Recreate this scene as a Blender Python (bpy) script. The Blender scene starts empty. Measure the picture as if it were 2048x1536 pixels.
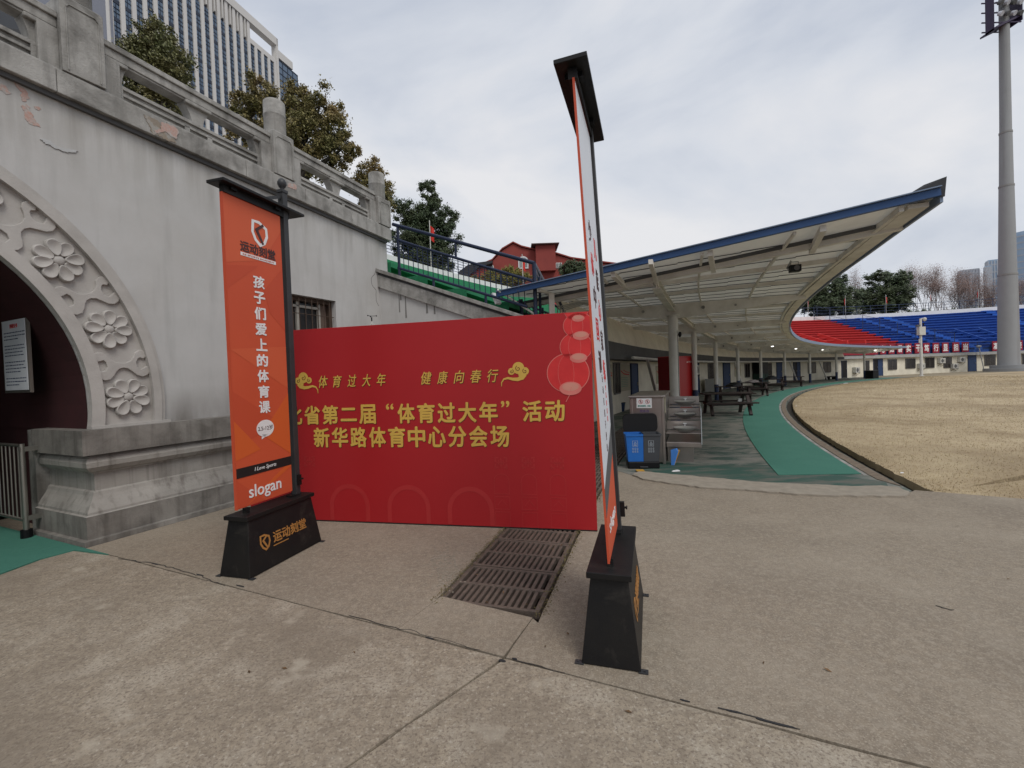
import bpy, bmesh, math, random
from mathutils import Vector, Matrix, noise
random.seed(7)
R_ = math.radians
PI = math.pi
scene = bpy.context.scene
col = scene.collection

# ------------------------------------------------------------------ camera, world, sun, exposure
EYE = Vector((0, 0, 1.6))
PITCH = math.atan(18.0 / 900.0)
ROLL = math.atan(0.036)
fwd = Vector((0, math.cos(PITCH), -math.sin(PITCH)))
up0 = Vector((0, math.sin(PITCH), math.cos(PITCH)))
rt0 = Vector((1, 0, 0))
RT = rt0 * math.cos(ROLL) - up0 * math.sin(ROLL)
UP = up0 * math.cos(ROLL) + rt0 * math.sin(ROLL)
cam = bpy.data.cameras.new("camera")
cam.sensor_width = 36.0
cam.lens = 36.0 * 900.0 / 2048.0
cam.clip_start = 0.05
cam.clip_end = 3000
camo = bpy.data.objects.new("camera", cam)
col.objects.link(camo)
m3 = Matrix((RT, UP, -fwd)).transposed()
camo.matrix_world = Matrix.Translation(EYE) @ m3.to_4x4()
scene.camera = camo

SUN_EL, SUN_AZ = 52.0, 150.0          # azimuth clockwise from +Y
world = bpy.data.worlds.new("World")
scene.world = world
world.use_nodes = True
wt = world.node_tree
wt.nodes.clear()
wo = wt.nodes.new("ShaderNodeOutputWorld")
bg = wt.nodes.new("ShaderNodeBackground")
bg.inputs[1].default_value = 0.1
sky = wt.nodes.new("ShaderNodeTexSky")
sky.sky_type = 'NISHITA'
sky.sun_disc = False
sky.sun_elevation = R_(SUN_EL)
sky.sun_rotation = R_(SUN_AZ)
sky.air_density = 1.5
sky.dust_density = 3.0
tc = wt.nodes.new("ShaderNodeTexCoord")
mp = wt.nodes.new("ShaderNodeMapping")
mp.inputs['Rotation'].default_value = (0.2, 0.5, 0.7)
mp.inputs['Scale'].default_value = (1.0, 1.0, 2.2)
wt.links.new(tc.outputs['Generated'], mp.inputs[0])
n1 = wt.nodes.new("ShaderNodeTexNoise")
n1.inputs['Scale'].default_value = 1.7
n1.inputs['Detail'].default_value = 8
n1.inputs['Roughness'].default_value = 0.52
n1.inputs['Distortion'].default_value = 0.35
wt.links.new(mp.outputs[0], n1.inputs['Vector'])
cr = wt.nodes.new("ShaderNodeValToRGB")
cr.color_ramp.elements[0].position = 0.37
cr.color_ramp.elements[0].color = (4.9, 5.35, 6.25, 1)
cr.color_ramp.elements[1].position = 0.64
cr.color_ramp.elements[1].color = (7.7, 7.7, 7.9, 1)
e_ = cr.color_ramp.elements.new(0.5)
e_.color = (6.4, 6.7, 7.3, 1)
wt.links.new(n1.outputs[0], cr.inputs[0])
mx = wt.nodes.new("ShaderNodeMixRGB")
mx.inputs[0].default_value = 0.95
wt.links.new(sky.outputs[0], mx.inputs[1])
wt.links.new(cr.outputs[0], mx.inputs[2])
wt.links.new(mx.outputs[0], bg.inputs[0])
wt.links.new(bg.outputs[0], wo.inputs[0])

sl = bpy.data.lights.new("sun", 'SUN')
sl.energy = 1.5
sl.angle = R_(25)
sl.color = (1.0, 0.96, 0.9)
so = bpy.data.objects.new("sun", sl)
col.objects.link(so)
sd = Vector((math.sin(R_(SUN_AZ)) * math.cos(R_(SUN_EL)), math.cos(R_(SUN_AZ)) * math.cos(R_(SUN_EL)), math.sin(R_(SUN_EL))))
so.rotation_euler = sd.to_track_quat('Z', 'Y').to_euler()
scene.view_settings.view_transform = 'Standard'
scene.view_settings.look = 'None'
scene.view_settings.exposure = 0.1
scene.view_settings.gamma = 1
scene.view_settings.use_curve_mapping = False

# ------------------------------------------------------------------ measuring helpers
def ray(px, py):
    return fwd + RT * ((px - 1024) / 900.0) - UP * ((py - 768) / 900.0)
def at(px, py, Y):                      # the point seen at (px,py) at distance Y
    d = ray(px, py)
    return EYE + d * (Y / d.y)
def gnd(px, py, z=0.0):
    d = ray(px, py)
    return EYE + d * ((z - 1.6) / d.z)
CX, CY = 70.0, -18.5                    # centre of the stadium bend
def RP(R, th, z=0.0):
    t = R_(th)
    return Vector((CX - R * math.cos(t), CY + R * math.sin(t), z))
def th_of(px, py, R):
    d = ray(px, py)
    a = d.x**2 + d.y**2
    b = -2 * (d.x * CX + d.y * CY)
    c = CX**2 + CY**2 - R * R
    t = (-b + math.sqrt(max(0, b * b - 4 * a * c))) / 2 / a
    P = EYE + d * t
    return math.degrees(math.atan2(P.y - CY, CX - P.x))
def lerp(a, b, t): return a + (b - a) * t
def table(x, tb):
    if x <= tb[0][0]: return tb[0][1]
    for (x0, y0), (x1, y1) in zip(tb, tb[1:]):
        if x <= x1: return lerp(y0, y1, (x - x0) / (x1 - x0))
    return tb[-1][1]

# ------------------------------------------------------------------ materials
MATS = {}
def mat(name, c, rough=0.8, c2=None, scale=6.0, fac=0.5, bump=0.0, bscale=40.0, metal=0.0, spec=0.4,
        c3=None, scale3=1.2, fac3=0.5, streak=None, vecscale=(1, 1, 1), detail=6.0, island=0.0, emit=None, lo3=0.45, hi3=0.65, bdist=0.02, trans=0.0, specks=None, translu=0.0, zones=()):
    if name in MATS: return MATS[name]
    m = bpy.data.materials.new(name)
    m.use_nodes = True
    nt = m.node_tree
    b = nt.nodes['Principled BSDF']
    b.inputs['Roughness'].default_value = rough
    b.inputs['Metallic'].default_value = metal
    b.inputs['Specular IOR Level'].default_value = spec
    if emit:
        b.inputs['Emission Color'].default_value = (*emit[0], 1)
        b.inputs['Emission Strength'].default_value = emit[1]
    L = nt.links
    tcn = nt.nodes.new('ShaderNodeTexCoord')
    mpn = nt.nodes.new('ShaderNodeMapping')
    mpn.inputs['Scale'].default_value = vecscale
    L.new(tcn.outputs['Object'], mpn.inputs[0])
    out = None
    def nz(sc, det=6.0, ro=0.6, vec=None, dist=0.0):
        n = nt.nodes.new('ShaderNodeTexNoise')
        n.inputs['Scale'].default_value = sc
        n.inputs['Detail'].default_value = det
        n.inputs['Roughness'].default_value = ro
        n.inputs['Distortion'].default_value = dist
        L.new(vec or mpn.outputs[0], n.inputs['Vector'])
        return n.outputs[0]
    def ramp(src, lo, hi):
        r = nt.nodes.new('ShaderNodeMapRange')
        r.inputs['From Min'].default_value = lo
        r.inputs['From Max'].default_value = hi
        L.new(src, r.inputs['Value'])
        return r.outputs[0]
    def mix(f, a, bcol, mul=1.0):
        x = nt.nodes.new('ShaderNodeMixRGB')
        if mul != 1.0:
            q = nt.nodes.new('ShaderNodeMath'); q.operation = 'MULTIPLY'
            L.new(f, q.inputs[0]); q.inputs[1].default_value = mul
            f = q.outputs[0]
        L.new(f, x.inputs[0])
        if isinstance(a, tuple): x.inputs[1].default_value = (*a, 1)
        else: L.new(a, x.inputs[1])
        if isinstance(bcol, tuple): x.inputs[2].default_value = (*bcol, 1)
        else: L.new(bcol, x.inputs[2])
        return x.outputs[0]
    cur = c
    if c2 is None: c2 = tuple(v * 0.82 for v in c)
    cur = mix(ramp(nz(scale, detail), 0.35, 0.65), c, c2, fac)
    if c3 is not None:
        cur = mix(ramp(nz(scale3, 5, 0.65, dist=0.4), lo3, hi3), cur, c3, fac3)
    for sp in (specks or ()):             # (colour, scale, low, high, amount)
        cur = mix(ramp(nz(sp[1], 3, 0.6), sp[2], sp[3]), cur, sp[0], sp[4])
    if streak:                            # (colour, amount, horizontal frequency, vertical frequency)
        mp2 = nt.nodes.new('ShaderNodeMapping')
        mp2.inputs['Scale'].default_value = (streak[2], streak[2], streak[3])
        L.new(tcn.outputs['Object'], mp2.inputs[0])
        cur = mix(ramp(nz(1.0, 4, 0.55, mp2.outputs[0]), 0.5, 0.78), cur, streak[0], streak[1])
    for zc_, za_, zb_, hf, amt in zones:   # drip stains: colour, heights from/to, frequency, amount
        sx_ = nt.nodes.new('ShaderNodeSeparateXYZ'); L.new(tcn.outputs['Object'], sx_.inputs[0])
        mz = nt.nodes.new('ShaderNodeMapRange'); mz.inputs['From Min'].default_value = za_; mz.inputs['From Max'].default_value = zb_
        L.new(sx_.outputs[2], mz.inputs['Value'])
        mp3 = nt.nodes.new('ShaderNodeMapping'); mp3.inputs['Scale'].default_value = (hf, hf, .35); L.new(tcn.outputs['Object'], mp3.inputs[0])
        q3 = nt.nodes.new('ShaderNodeMath'); q3.operation = 'MULTIPLY'
        L.new(mz.outputs[0], q3.inputs[0]); L.new(ramp(nz(1.0, 7, .6, mp3.outputs[0]), .42, .72), q3.inputs[1])
        cur = mix(q3.outputs[0], cur, zc_, amt)
    if island > 0:
        g = nt.nodes.new('ShaderNodeNewGeometry')
        h = nt.nodes.new('ShaderNodeHueSaturation')
        r2 = nt.nodes.new('ShaderNodeMapRange')
        L.new(g.outputs['Random Per Island'], r2.inputs['Value'])
        r2.inputs['To Min'].default_value = 1 - island
        r2.inputs['To Max'].default_value = 1 + island
        L.new(r2.outputs[0], h.inputs['Value'])
        if isinstance(cur, tuple): h.inputs['Color'].default_value = (*cur, 1)
        else: L.new(cur, h.inputs['Color'])
        cur = h.outputs[0]
    L.new(cur, b.inputs['Base Color'])
    if bump > 0:
        bn = nt.nodes.new('ShaderNodeBump')
        bn.inputs['Strength'].default_value = bump
        bn.inputs['Distance'].default_value = bdist
        L.new(nz(bscale, 8, 0.7), bn.inputs['Height'])
        L.new(bn.outputs[0], b.inputs['Normal'])
    if trans > 0:
        b.inputs['Transmission Weight'].default_value = trans
    if translu > 0:
        tl_ = nt.nodes.new('ShaderNodeBsdfTranslucent'); ms_ = nt.nodes.new('ShaderNodeMixShader'); ms_.inputs[0].default_value = translu
        tl_.inputs[0].default_value = (.8, .78, .72, 1)
        L.new(b.outputs[0], ms_.inputs[1]); L.new(tl_.outputs[0], ms_.inputs[2]); L.new(ms_.outputs[0], nt.nodes['Material Output'].inputs[0])
    MATS[name] = m
    return m

M_concrete = mat('ground_concrete', (.258, .212, .158), .92, (.195, .161, .123), 14, .9, .5, 160, bdist=.004, c3=(.315, .27, .21), scale3=1.3, fac3=.6, lo3=.44, hi3=.72, detail=14,
                 specks=(((.42, .37, .295), 90, .52, .66, .6), ((.13, .105, .08), 110, .55, .66, .6), ((.16, .132, .103), .7, .48, .74, .45), ((.345, .30, .238), 26, .50, .66, .55), ((.35, .305, .24), 7, .56, .74, .35)))
M_agg = mat('aggregate_concrete', (.35, .295, .222), .92, (.235, .195, .148), 19, 1.0, .8, 160, bdist=.005, c3=(.43, .38, .305), scale3=2.6, fac3=.7, lo3=.50, hi3=.66, detail=15,
            specks=(((.16, .125, .095), 62, .50, .64, .75), ((.50, .45, .37), 48, .56, .68, .6), ((.12, .09, .07), 120, .58, .68, .6), ((.19, .155, .118), .9, .48, .66, .6), ((.46, .41, .33), 3.4, .60, .72, .55)))
M_apron = mat('apron_concrete', (.33, .29, .235), .92, (.24, .21, .17), 9, .7, .5, 60)
M_soil = mat('soil', (.035, .028, .020), .95, (.02, .016, .012), 12, .7, .6, 40)
M_asph = mat('far_ground', (.09, .088, .083), .95)
M_tar = mat('tar', (.03, .03, .032), .85, bump=.5)
M_green = mat('green_turf_mat', (.050, .180, .135), .95, (.040, .148, .11), 30, .6, .3, 300, c3=(.065, .205, .155), scale3=1.0, fac3=.5)
M_platform = mat('worn_green_paint', (.155, .165, .145), .65, (.23, .215, .185), 2.5, .8, .3, 60, c3=(.030, .070, .055), scale3=1.6, fac3=.9, vecscale=(1.0, 1.6, 1), lo3=.46, hi3=.58)
M_platnear = mat('worn_green_edge', (.12, .115, .095), .75, (.06, .10, .085), 5, .8, .3, 60, c3=(.022, .075, .058), scale3=2.3, fac3=.9, vecscale=(.6, 2.2, 1), lo3=.42, hi3=.55)
M_straw = mat('dry_lawn', (.46, .37, .235), .95, (.35, .265, .165), 2, .8, .15, 200, bdist=.006, specks=(((.46, .38, .24), 40, .5, .65, .5), ((.22, .165, .10), .12, .50, .66, .55)), c3=(.22, .155, .085), scale3=.35, fac3=.75, vecscale=(1, 1, 1))
M_blade = mat('dry_grass_blade', (.44, .35, .21), .9, (.34, .26, .15), 2.0, .8, island=.18)
M_track = mat('running_track', (.17, .10, .08), .9)
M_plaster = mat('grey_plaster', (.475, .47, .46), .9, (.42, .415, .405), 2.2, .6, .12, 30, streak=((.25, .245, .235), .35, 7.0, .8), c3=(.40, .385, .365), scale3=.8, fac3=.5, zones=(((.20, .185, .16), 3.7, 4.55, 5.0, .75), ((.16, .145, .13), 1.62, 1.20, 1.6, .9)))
M_mould = mat('moulded_stone', (.44, .42, .395), .9, (.34, .322, .30), 3.0, .8, .25, 60)
M_copes = mat('weathered_stone', (.40, .39, .37), .92, (.24, .232, .216), 2.6, .9, .5, 50, streak=((.10, .096, .088), .75, 7, .9), c3=(.12, .115, .105), scale3=1.9, fac3=.75, lo3=.48, hi3=.66, detail=10)
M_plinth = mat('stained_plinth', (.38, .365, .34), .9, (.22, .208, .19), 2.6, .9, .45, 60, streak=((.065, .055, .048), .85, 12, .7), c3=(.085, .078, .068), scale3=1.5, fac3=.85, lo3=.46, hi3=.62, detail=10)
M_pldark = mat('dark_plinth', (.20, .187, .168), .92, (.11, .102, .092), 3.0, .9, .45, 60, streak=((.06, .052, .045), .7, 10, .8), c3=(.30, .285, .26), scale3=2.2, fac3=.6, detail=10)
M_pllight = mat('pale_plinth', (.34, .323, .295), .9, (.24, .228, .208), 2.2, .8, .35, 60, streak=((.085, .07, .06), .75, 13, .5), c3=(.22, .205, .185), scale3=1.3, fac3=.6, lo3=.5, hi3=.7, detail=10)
M_peel = mat('peeled_pink', (.46, .27, .225), .9, (.42, .36, .33), 22, .9, .5, 60, c3=(.40, .38, .36), scale3=11, fac3=.9, lo3=.5, hi3=.58)
M_tan = mat('bare_render', (.27, .225, .175), .9, (.22, .19, .16), 9, .7, .4, 60, c3=(.33, .32, .30), scale3=8, fac3=.8, lo3=.5, hi3=.6)
M_crack = mat('crack', (.05, .045, .04), .95)
M_maroon = mat('maroon_paint', (.045, .010, .012), .85, (.028, .008, .009), 4, .6)
M_black = mat('black_metal', (.006, .006, .007), .5, (.012, .011, .010), 6, .7, .08, 80, spec=.28, c3=(.050, .044, .038), scale3=4, fac3=.5, lo3=.58, hi3=.74)
M_post = mat('dark_grey_metal', (.035, .037, .040), .5, (.028, .028, .030), 6, .7)
M_orange = mat('orange_print', (.55, .085, .032), .6, (.50, .070, .028), 1.5, .5, .05, 30)
M_orange2 = mat('orange_print_light', (.58, .105, .040), .6, (.54, .09, .036), 1.5, .5)
M_orange3 = mat('orange_print_deep', (.50, .072, .028), .6, (.48, .062, .024), 1.5, .5)
M_orange4 = mat('orange_print_amber', (.59, .105, .022), .6, (.56, .10, .02), 1.5, .5)
M_white = mat('white_print', (.74, .74, .74), .6)
M_white2 = mat('white_banner', (.62, .65, .70), .55, (.56, .59, .64), 2, .5)
M_dkprint = mat('dark_print', (.07, .028, .028), .6)
M_blk = mat('black_print', (.012, .010, .010), .6)
M_goldp = mat('bronze_print', (.36, .17, .045), .5, (.30, .13, .035), 10, .6)
M_red = mat('backdrop_red', (.37, .010, .014), .55, (.335, .008, .012), .9, .6)
M_red2 = mat('backdrop_red_light', (.41, .022, .024), .5)
M_redl = mat('lantern_red', (.62, .030, .030), .4, (.50, .020, .022), 4, .8)
M_pink = mat('lantern_pink', (.64, .20, .17), .4, (.56, .12, .10), 5, .6)
M_gold = mat('gold_print', (.62, .40, .075), .5)
M_goldsh = mat('gold_shadow', (.10, .015, .01), .5)
M_iron = mat('cast_iron', (.15, .115, .092), .7, (.09, .072, .060), 12, .8, .5, 60)
M_moss = mat('dry_moss', (.20, .16, .07), .95, (.12, .10, .05), 20, .8, .5, 80)
M_steelw = mat('canopy_white_steel', (.74, .715, .66), .7, (.62, .595, .55), 3, .6, .1, c3=(.42, .38, .32), scale3=1.5, fac3=.45)
M_deck = mat('canopy_sheet', (.80, .775, .715), .6, (.70, .675, .61), 2.2, .6, .05, translu=.10, c3=(.42, .385, .33), scale3=1.2, fac3=.45)  # slight translucency added to brighten the underside
M_blue = mat('blue_flashing', (.025, .075, .20), .5, (.02, .06, .16), 5, .5)
M_bluel = mat('pale_blue_fascia', (.20, .26, .36), .5, (.17, .22, .31), 5, .5)
M_navy = mat('navy_rail', (.007, .015, .045), .4, (.006, .012, .036), 8, .5)
M_colw = mat('column_white', (.60, .585, .55), .6, (.50, .485, .45), 3, .6)
M_colb = mat('column_navy', (.02, .035, .09), .6)
M_cream = mat('cream_wall', (.74, .69, .57), .9, (.50, .465, .38), 1.2, .6, .1)
M_beige = mat('beige_cladding', (.72, .67, .56), .85, (.58, .53, .44), 1.5, .7, .2, 12)
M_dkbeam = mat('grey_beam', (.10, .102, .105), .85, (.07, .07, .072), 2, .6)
M_ledge = mat('ledge_grey', (.36, .36, .35), .85, (.27, .27, .26), 2, .6)
M_glass = mat('dark_window', (.022, .022, .024), .15, (.04, .035, .03), 2, .6, spec=.6)
M_doorb = mat('blue_door', (.018, .045, .12), .6)
M_frame = mat('window_frame', (.40, .38, .34), .7)
M_rust = mat('rusty_bars', (.055, .040, .032), .8, (.09, .05, .03), 20, .7)
M_tgreen = mat('seating_green', (.018, .20, .085), .8, (.016, .16, .07), 2.5, .6, .1, c3=(.05, .25, .14), scale3=2, fac3=.4)
M_tred = mat('seating_red', (.47, .034, .036), .85, (.37, .028, .030), 1.5, .6)
M_tblue = mat('seating_blue', (.016, .080, .36), .85, (.014, .062, .28), 1.2, .8, c3=(.04, .11, .36), scale3=.5, fac3=.4)
M_tblue2 = mat('seating_blue_light', (.016, .11, .46), .8)
M_tred2 = mat('seating_red_bright', (.62, .04, .035), .8)
M_rim = mat('rim_white', (.72, .72, .72), .8, (.60, .60, .60), 1.5, .5)
M_ban = mat('slogan_red', (.27, .012, .028), .7)
M_ss = mat('stainless', (.40, .36, .33), .32, (.30, .27, .25), 3, .6, metal=.85)
M_ss2 = mat('stainless_basin', (.78, .78, .77), .33, metal=.75)
M_wood = mat('dark_wood', (.030, .017, .015), .6, (.02, .012, .010), 10, .6)
M_redm = mat('kiosk_red', (.40, .008, .010), .4, (.34, .007, .008), 1, .5)
M_redd = mat('kiosk_dark_red', (.16, .006, .009), .5)
M_binb = mat('bin_blue', (.015, .14, .50), .5)
M_bing = mat('bin_grey', (.055, .060, .068), .5)
M_bink = mat('bin_black', (.005, .005, .006), .5, spec=.25)
M_teal = mat('teal_print', (.02, .25, .20), .6)
M_signred = mat('prohibition_red', (.55, .04, .04), .6)
M_mast = mat('mast_concrete', (.26, .265, .27), .85, (.24, .245, .25), 1.0, .6, .1, streak=((.13, .115, .11), .7, .9, .06))
M_mastb = mat('mast_base', (.27, .27, .265), .9)
M_purple = mat('floodlight_frame', (.035, .022, .06), .6)
M_lens = mat('floodlight_lens', (.55, .56, .60), .3)
M_leaf1 = mat('leaf_olive', (.115, .13, .050), .55, (.16, .13, .05), .55, .9, island=.45)
M_leaf2 = mat('leaf_rusty', (.15, .145, .052), .55, (.24, .165, .065), .6, .9, island=.45)
M_leaf3 = mat('leaf_dark', (.045, .070, .034), .6, (.07, .085, .036), .5, .8, island=.5)
M_leaf4 = mat('leaf_yellow', (.20, .17, .035), .7, (.11, .12, .03), .9, .8, island=.4)
M_bark = mat('bark', (.07, .058, .048), .9)
M_twig = mat('pale_bark', (.22, .17, .15), .9, (.15, .11, .10), 2, .7)
M_twigl = mat('winter_seed_leaf', (.24, .165, .145), .9, (.17, .12, .105), .7, .7, island=.4)
M_twrw = mat('tower_pale_stone', (.60, .58, .55), .8, (.54, .52, .50), .2, .5)
M_twrg = mat('tower_blue_glass', (.10, .15, .22), .15, (.06, .10, .16), .35, .8, spec=.8)
M_twrd = mat('tower_spandrel', (.03, .04, .065), .4)
M_twrs = mat('tower_shaded_side', (.22, .23, .27), .8)  # shade of the side face put into a darker, bluer colour
M_brickr = mat('red_paint_wall', (.26, .050, .040), .85, (.21, .04, .035), .6, .6)
M_roofg = mat('dark_roof', (.10, .055, .05), .85)
M_far = mat('far_hazed_glass', (.27, .37, .50), .4, (.34, .43, .54), .12, .8)  # distance haze painted in: glass made paler and bluer
M_far2 = mat('far_haze_grey', (.44, .46, .50), .7, (.38, .40, .44), .2, .8)  # grey lightened, haze is in the colour
M_flag = mat('red_flag', (.60, .03, .02), .7)
M_ac = mat('ac_white', (.55, .54, .50), .6)
M_acg = mat('ac_grille', (.10, .10, .10), .7)
M_tube = mat('lit_tube', (.9, .9, .9), .5, emit=((1, .98, .92), 2.5))
M_blueflag = mat('blue_poster', (.06, .22, .62), .6)
M_yel = mat('yellow_paint', (.48, .26, .03), .8)
M_paper = mat('paper_white', (.62, .64, .68), .7)
M_inkb = mat('ink_blue', (.05, .07, .13), .8)
M_poster = mat('wall_poster', (.46, .42, .30), .7, (.40, .38, .28), 4, .5)
M_litter = mat('litter', (.78, .78, .78), .7)
M_leafd = mat('fallen_leaf', (.13, .075, .035), .9, island=.4)
M_steelg = mat('barrier_steel', (.30, .29, .26), .35, metal=.8)
M_hedge = mat('hedge', (.04, .065, .02), .8, (.10, .10, .03), 1.5, .7, island=.4)

# ------------------------------------------------------------------ mesh builder
class MB:
    def __init__(s): s.v = []; s.f = []; s.m = []; s.M = None; s.k = 0
    def add(s, vs, fs, k=None):
        o = len(s.v)
        for p in vs:
            p = Vector(p)
            if s.M is not None: p = s.M @ p
            s.v.append(p)
        for f in fs:
            s.f.append(tuple(i + o for i in f)); s.m.append(s.k if k is None else k)
        return s
    def box(s, x0, x1, y0, y1, z0, z1, k=None):
        vs = [(x, y, z) for z in (z0, z1) for y in (y0, y1) for x in (x0, x1)]
        return s.add(vs, [(0, 2, 3, 1), (4, 5, 7, 6), (0, 1, 5, 4), (2, 6, 7, 3), (0, 4, 6, 2), (1, 3, 7, 5)], k)
    def hexa(s, b, t, k=None):           # bottom quad, top quad
        return s.add(list(b) + list(t), [(3, 2, 1, 0), (4, 5, 6, 7), (0, 1, 5, 4), (1, 2, 6, 5), (2, 3, 7, 6), (3, 0, 4, 7)], k)
    def prism(s, poly, f0, f1, k=None):   # poly 2D, f0/f1 map (x,y)->3D
        n = len(poly)
        a = [f0(*p) for p in poly]; b = [f1(*p) for p in poly]
        fs = [tuple(range(n - 1, -1, -1)), tuple(range(n, 2 * n))] + [(i, (i + 1) % n, n + (i + 1) % n, n + i) for i in range(n)]
        return s.add(a + b, fs, k)
    def tube(s, p0, p1, r0, r1=None, n=8, caps=True, k=None):
        p0 = Vector(p0); p1 = Vector(p1)
        if r1 is None: r1 = r0
        d = (p1 - p0)
        if d.length < 1e-6: return s
        d.normalize()
        a = d.orthogonal().normalized(); b = d.cross(a)
        vs = []
        for p, r in ((p0, r0), (p1, r1)):
            for i in range(n):
                t = 2 * PI * i / n
                vs.append(p + a * math.cos(t) * r + b * math.sin(t) * r)
        fs = [(i, (i + 1) % n, n + (i + 1) % n, n + i) for i in range(n)]
        if caps: fs += [tuple(range(n - 1, -1, -1)), tuple(range(n, 2 * n))]
        return s.add(vs, fs, k)
    def path(s, pts, r, n=8, k=None):
        for a, b in zip(pts, pts[1:]): s.tube(a, b, r, n=n, k=k)
        return s
    def bar(s, p0, p1, w, h, up=(0, 0, 1), k=None):   # rectangular bar, w sideways, h along up, top at p
        p0 = Vector(p0); p1 = Vector(p1); d = (p1 - p0).normalized(); upv = Vector(up)
        sd_ = d.cross(upv).normalized(); u2 = sd_.cross(d).normalized()
        q = lambda p: [p - sd_ * w / 2 - u2 * h / 2, p + sd_ * w / 2 - u2 * h / 2, p + sd_ * w / 2 + u2 * h / 2, p - sd_ * w / 2 + u2 * h / 2]
        return s.add(q(p0) + q(p1), [(3, 2, 1, 0), (4, 5, 6, 7), (0, 1, 5, 4), (1, 2, 6, 5), (2, 3, 7, 6), (3, 0, 4, 7)], k)
    def lathe(s, prof, c=(0, 0, 0), n=16, k=None, sx=1, sy=1):
        c = Vector(c); vs = []
        for r, z in prof:
            for i in range(n):
                t = 2 * PI * i / n
                vs.append(c + Vector((r * math.cos(t) * sx, r * math.sin(t) * sy, z)))
        m = len(prof)
        fs = [(j * n + i, j * n + (i + 1) % n, (j + 1) * n + (i + 1) % n, (j + 1) * n + i) for j in range(m - 1) for i in range(n)]
        fs += [tuple(range(n - 1, -1, -1)), tuple((m - 1) * n + i for i in range(n))]
        return s.add(vs, fs, k)
    def strip(s, rows, closed=False, k=None):   # rows: list of equal-length point lists
        n = len(rows[0]); vs = [p for r in rows for p in r]
        fs = []
        for j in range(len(rows) - 1):
            for i in range(n - 1 + (1 if closed else 0)):
                i2 = (i + 1) % n
                fs.append((j * n + i, j * n + i2, (j + 1) * n + i2, (j + 1) * n + i))
        return s.add(vs, fs, k)
    def obj(s, name, mats, parent=None, smooth=False, bevel=0, kind=None, recalc=True):
        me = bpy.data.meshes.new(name)
        me.from_pydata([tuple(p) for p in s.v], [], s.f)
        if not isinstance(mats, (list, tuple)): mats = [mats]
        for q in mats: me.materials.append(q)
        if len(mats) > 1: me.polygons.foreach_set('material_index', s.m)
        if recalc and len(s.f) < 20000:
            bm = bmesh.new(); bm.from_mesh(me)
            bmesh.ops.recalc_face_normals(bm, faces=bm.faces)
            bm.to_mesh(me); bm.free()
        if smooth: me.polygons.foreach_set('use_smooth', [True] * len(me.polygons))
        o = bpy.data.objects.new(name, me)
        col.objects.link(o)
        if parent: o.parent = parent
        if bevel:
            b = o.modifiers.new('bevel', 'BEVEL'); b.width = bevel; b.segments = 2; b.limit_method = 'ANGLE'; b.angle_limit = R_(40)
        if smooth:
            try:
                me.shade_smooth() if hasattr(me, 'shade_smooth') else None
                me.set_sharp_from_angle(angle=R_(40))
            except Exception: pass
        if kind: o['kind'] = kind
        return o
def thing(name, label, cat, loc=(0, 0, 0), rz=0.0, group=None):
    o = bpy.data.objects.new(name, None)
    o.empty_display_size = .2
    col.objects.link(o)
    o.location = loc; o.rotation_euler = (0, 0, rz)
    o['label'] = label; o['category'] = cat
    if group: o['group'] = group
    return o
def tag(o, label, cat, group=None, kind=None):
    o['label'] = label; o['category'] = cat
    if group: o['group'] = group
    if kind: o['kind'] = kind
    return o
def kids(o): return [c for c in list(bpy.data.objects) if c.parent == o]
def copy_tree(o, label=None, loc=None, rz=None):
    kd = {}
    for c in bpy.data.objects:
        if c.parent: kd.setdefault(c.parent.name, []).append(c)
    def rec(a, par):
        c = a.copy(); col.objects.link(c)
        if par: c.parent = par
        for q in kd.get(a.name, []): rec(q, c)
        return c
    r = rec(o, None)
    if label: r['label'] = label
    if loc is not None: r.location = loc
    if rz is not None: r.rotation_euler = (0, 0, rz)
    return r
def text(body, size, bold=0.0, ext=0.001, spacing=1.0, shear=0.0):
    c = bpy.data.curves.new('t', 'FONT')
    c.body = body; c.size = size; c.offset = bold; c.extrude = ext
    c.align_x = 'CENTER'; c.align_y = 'CENTER'; c.space_character = spacing; c.shear = shear
    c.resolution_u = 3
    o = bpy.data.objects.new('t', c); col.objects.link(o)
    dg = bpy.context.evaluated_depsgraph_get()
    me = bpy.data.meshes.new_from_object(o.evaluated_get(dg))
    vs = [v.co.copy() for v in me.vertices]; fs = [tuple(p.vertices) for p in me.polygons]
    bpy.data.objects.remove(o); bpy.data.curves.remove(c); bpy.data.meshes.remove(me)
    return vs, fs
def put_text(mb, body, cx, cy, w=None, h=None, size=.1, bold=0., ext=.001, k=None, f=None, spacing=1., shear=0.):
    """text fitted to width w / height h around (cx,cy); f maps (x,y,z)->3D"""
    vs, fs = text(body, size, 0.0, ext, spacing, shear)
    if not vs: return
    x0 = min(v.x for v in vs); x1 = max(v.x for v in vs); y0 = min(v.y for v in vs); y1 = max(v.y for v in vs)
    sx = (w / (x1 - x0)) if w else None
    sy = (h / (y1 - y0)) if h else None
    if sx is None: sx = sy or 1
    if sy is None: sy = sx
    offs = [(0, 0)]
    if bold > 0:
        bo2 = bold * (w or size) / max(size, 1e-6) if False else bold * max(.6, sx if sx else 1)
        offs = [(bo2 * math.cos(a), bo2 * math.sin(a)) for a in (.4, 1.45, 2.5, 3.54, 4.6, 5.65)]
    for i, (ox, oy) in enumerate(offs):
        mb.add([f((v.x - (x0 + x1) / 2) * sx + cx + ox, (v.y - (y0 + y1) / 2) * sy + cy + oy, v.z + i * .00022) for v in vs], fs, k)
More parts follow.
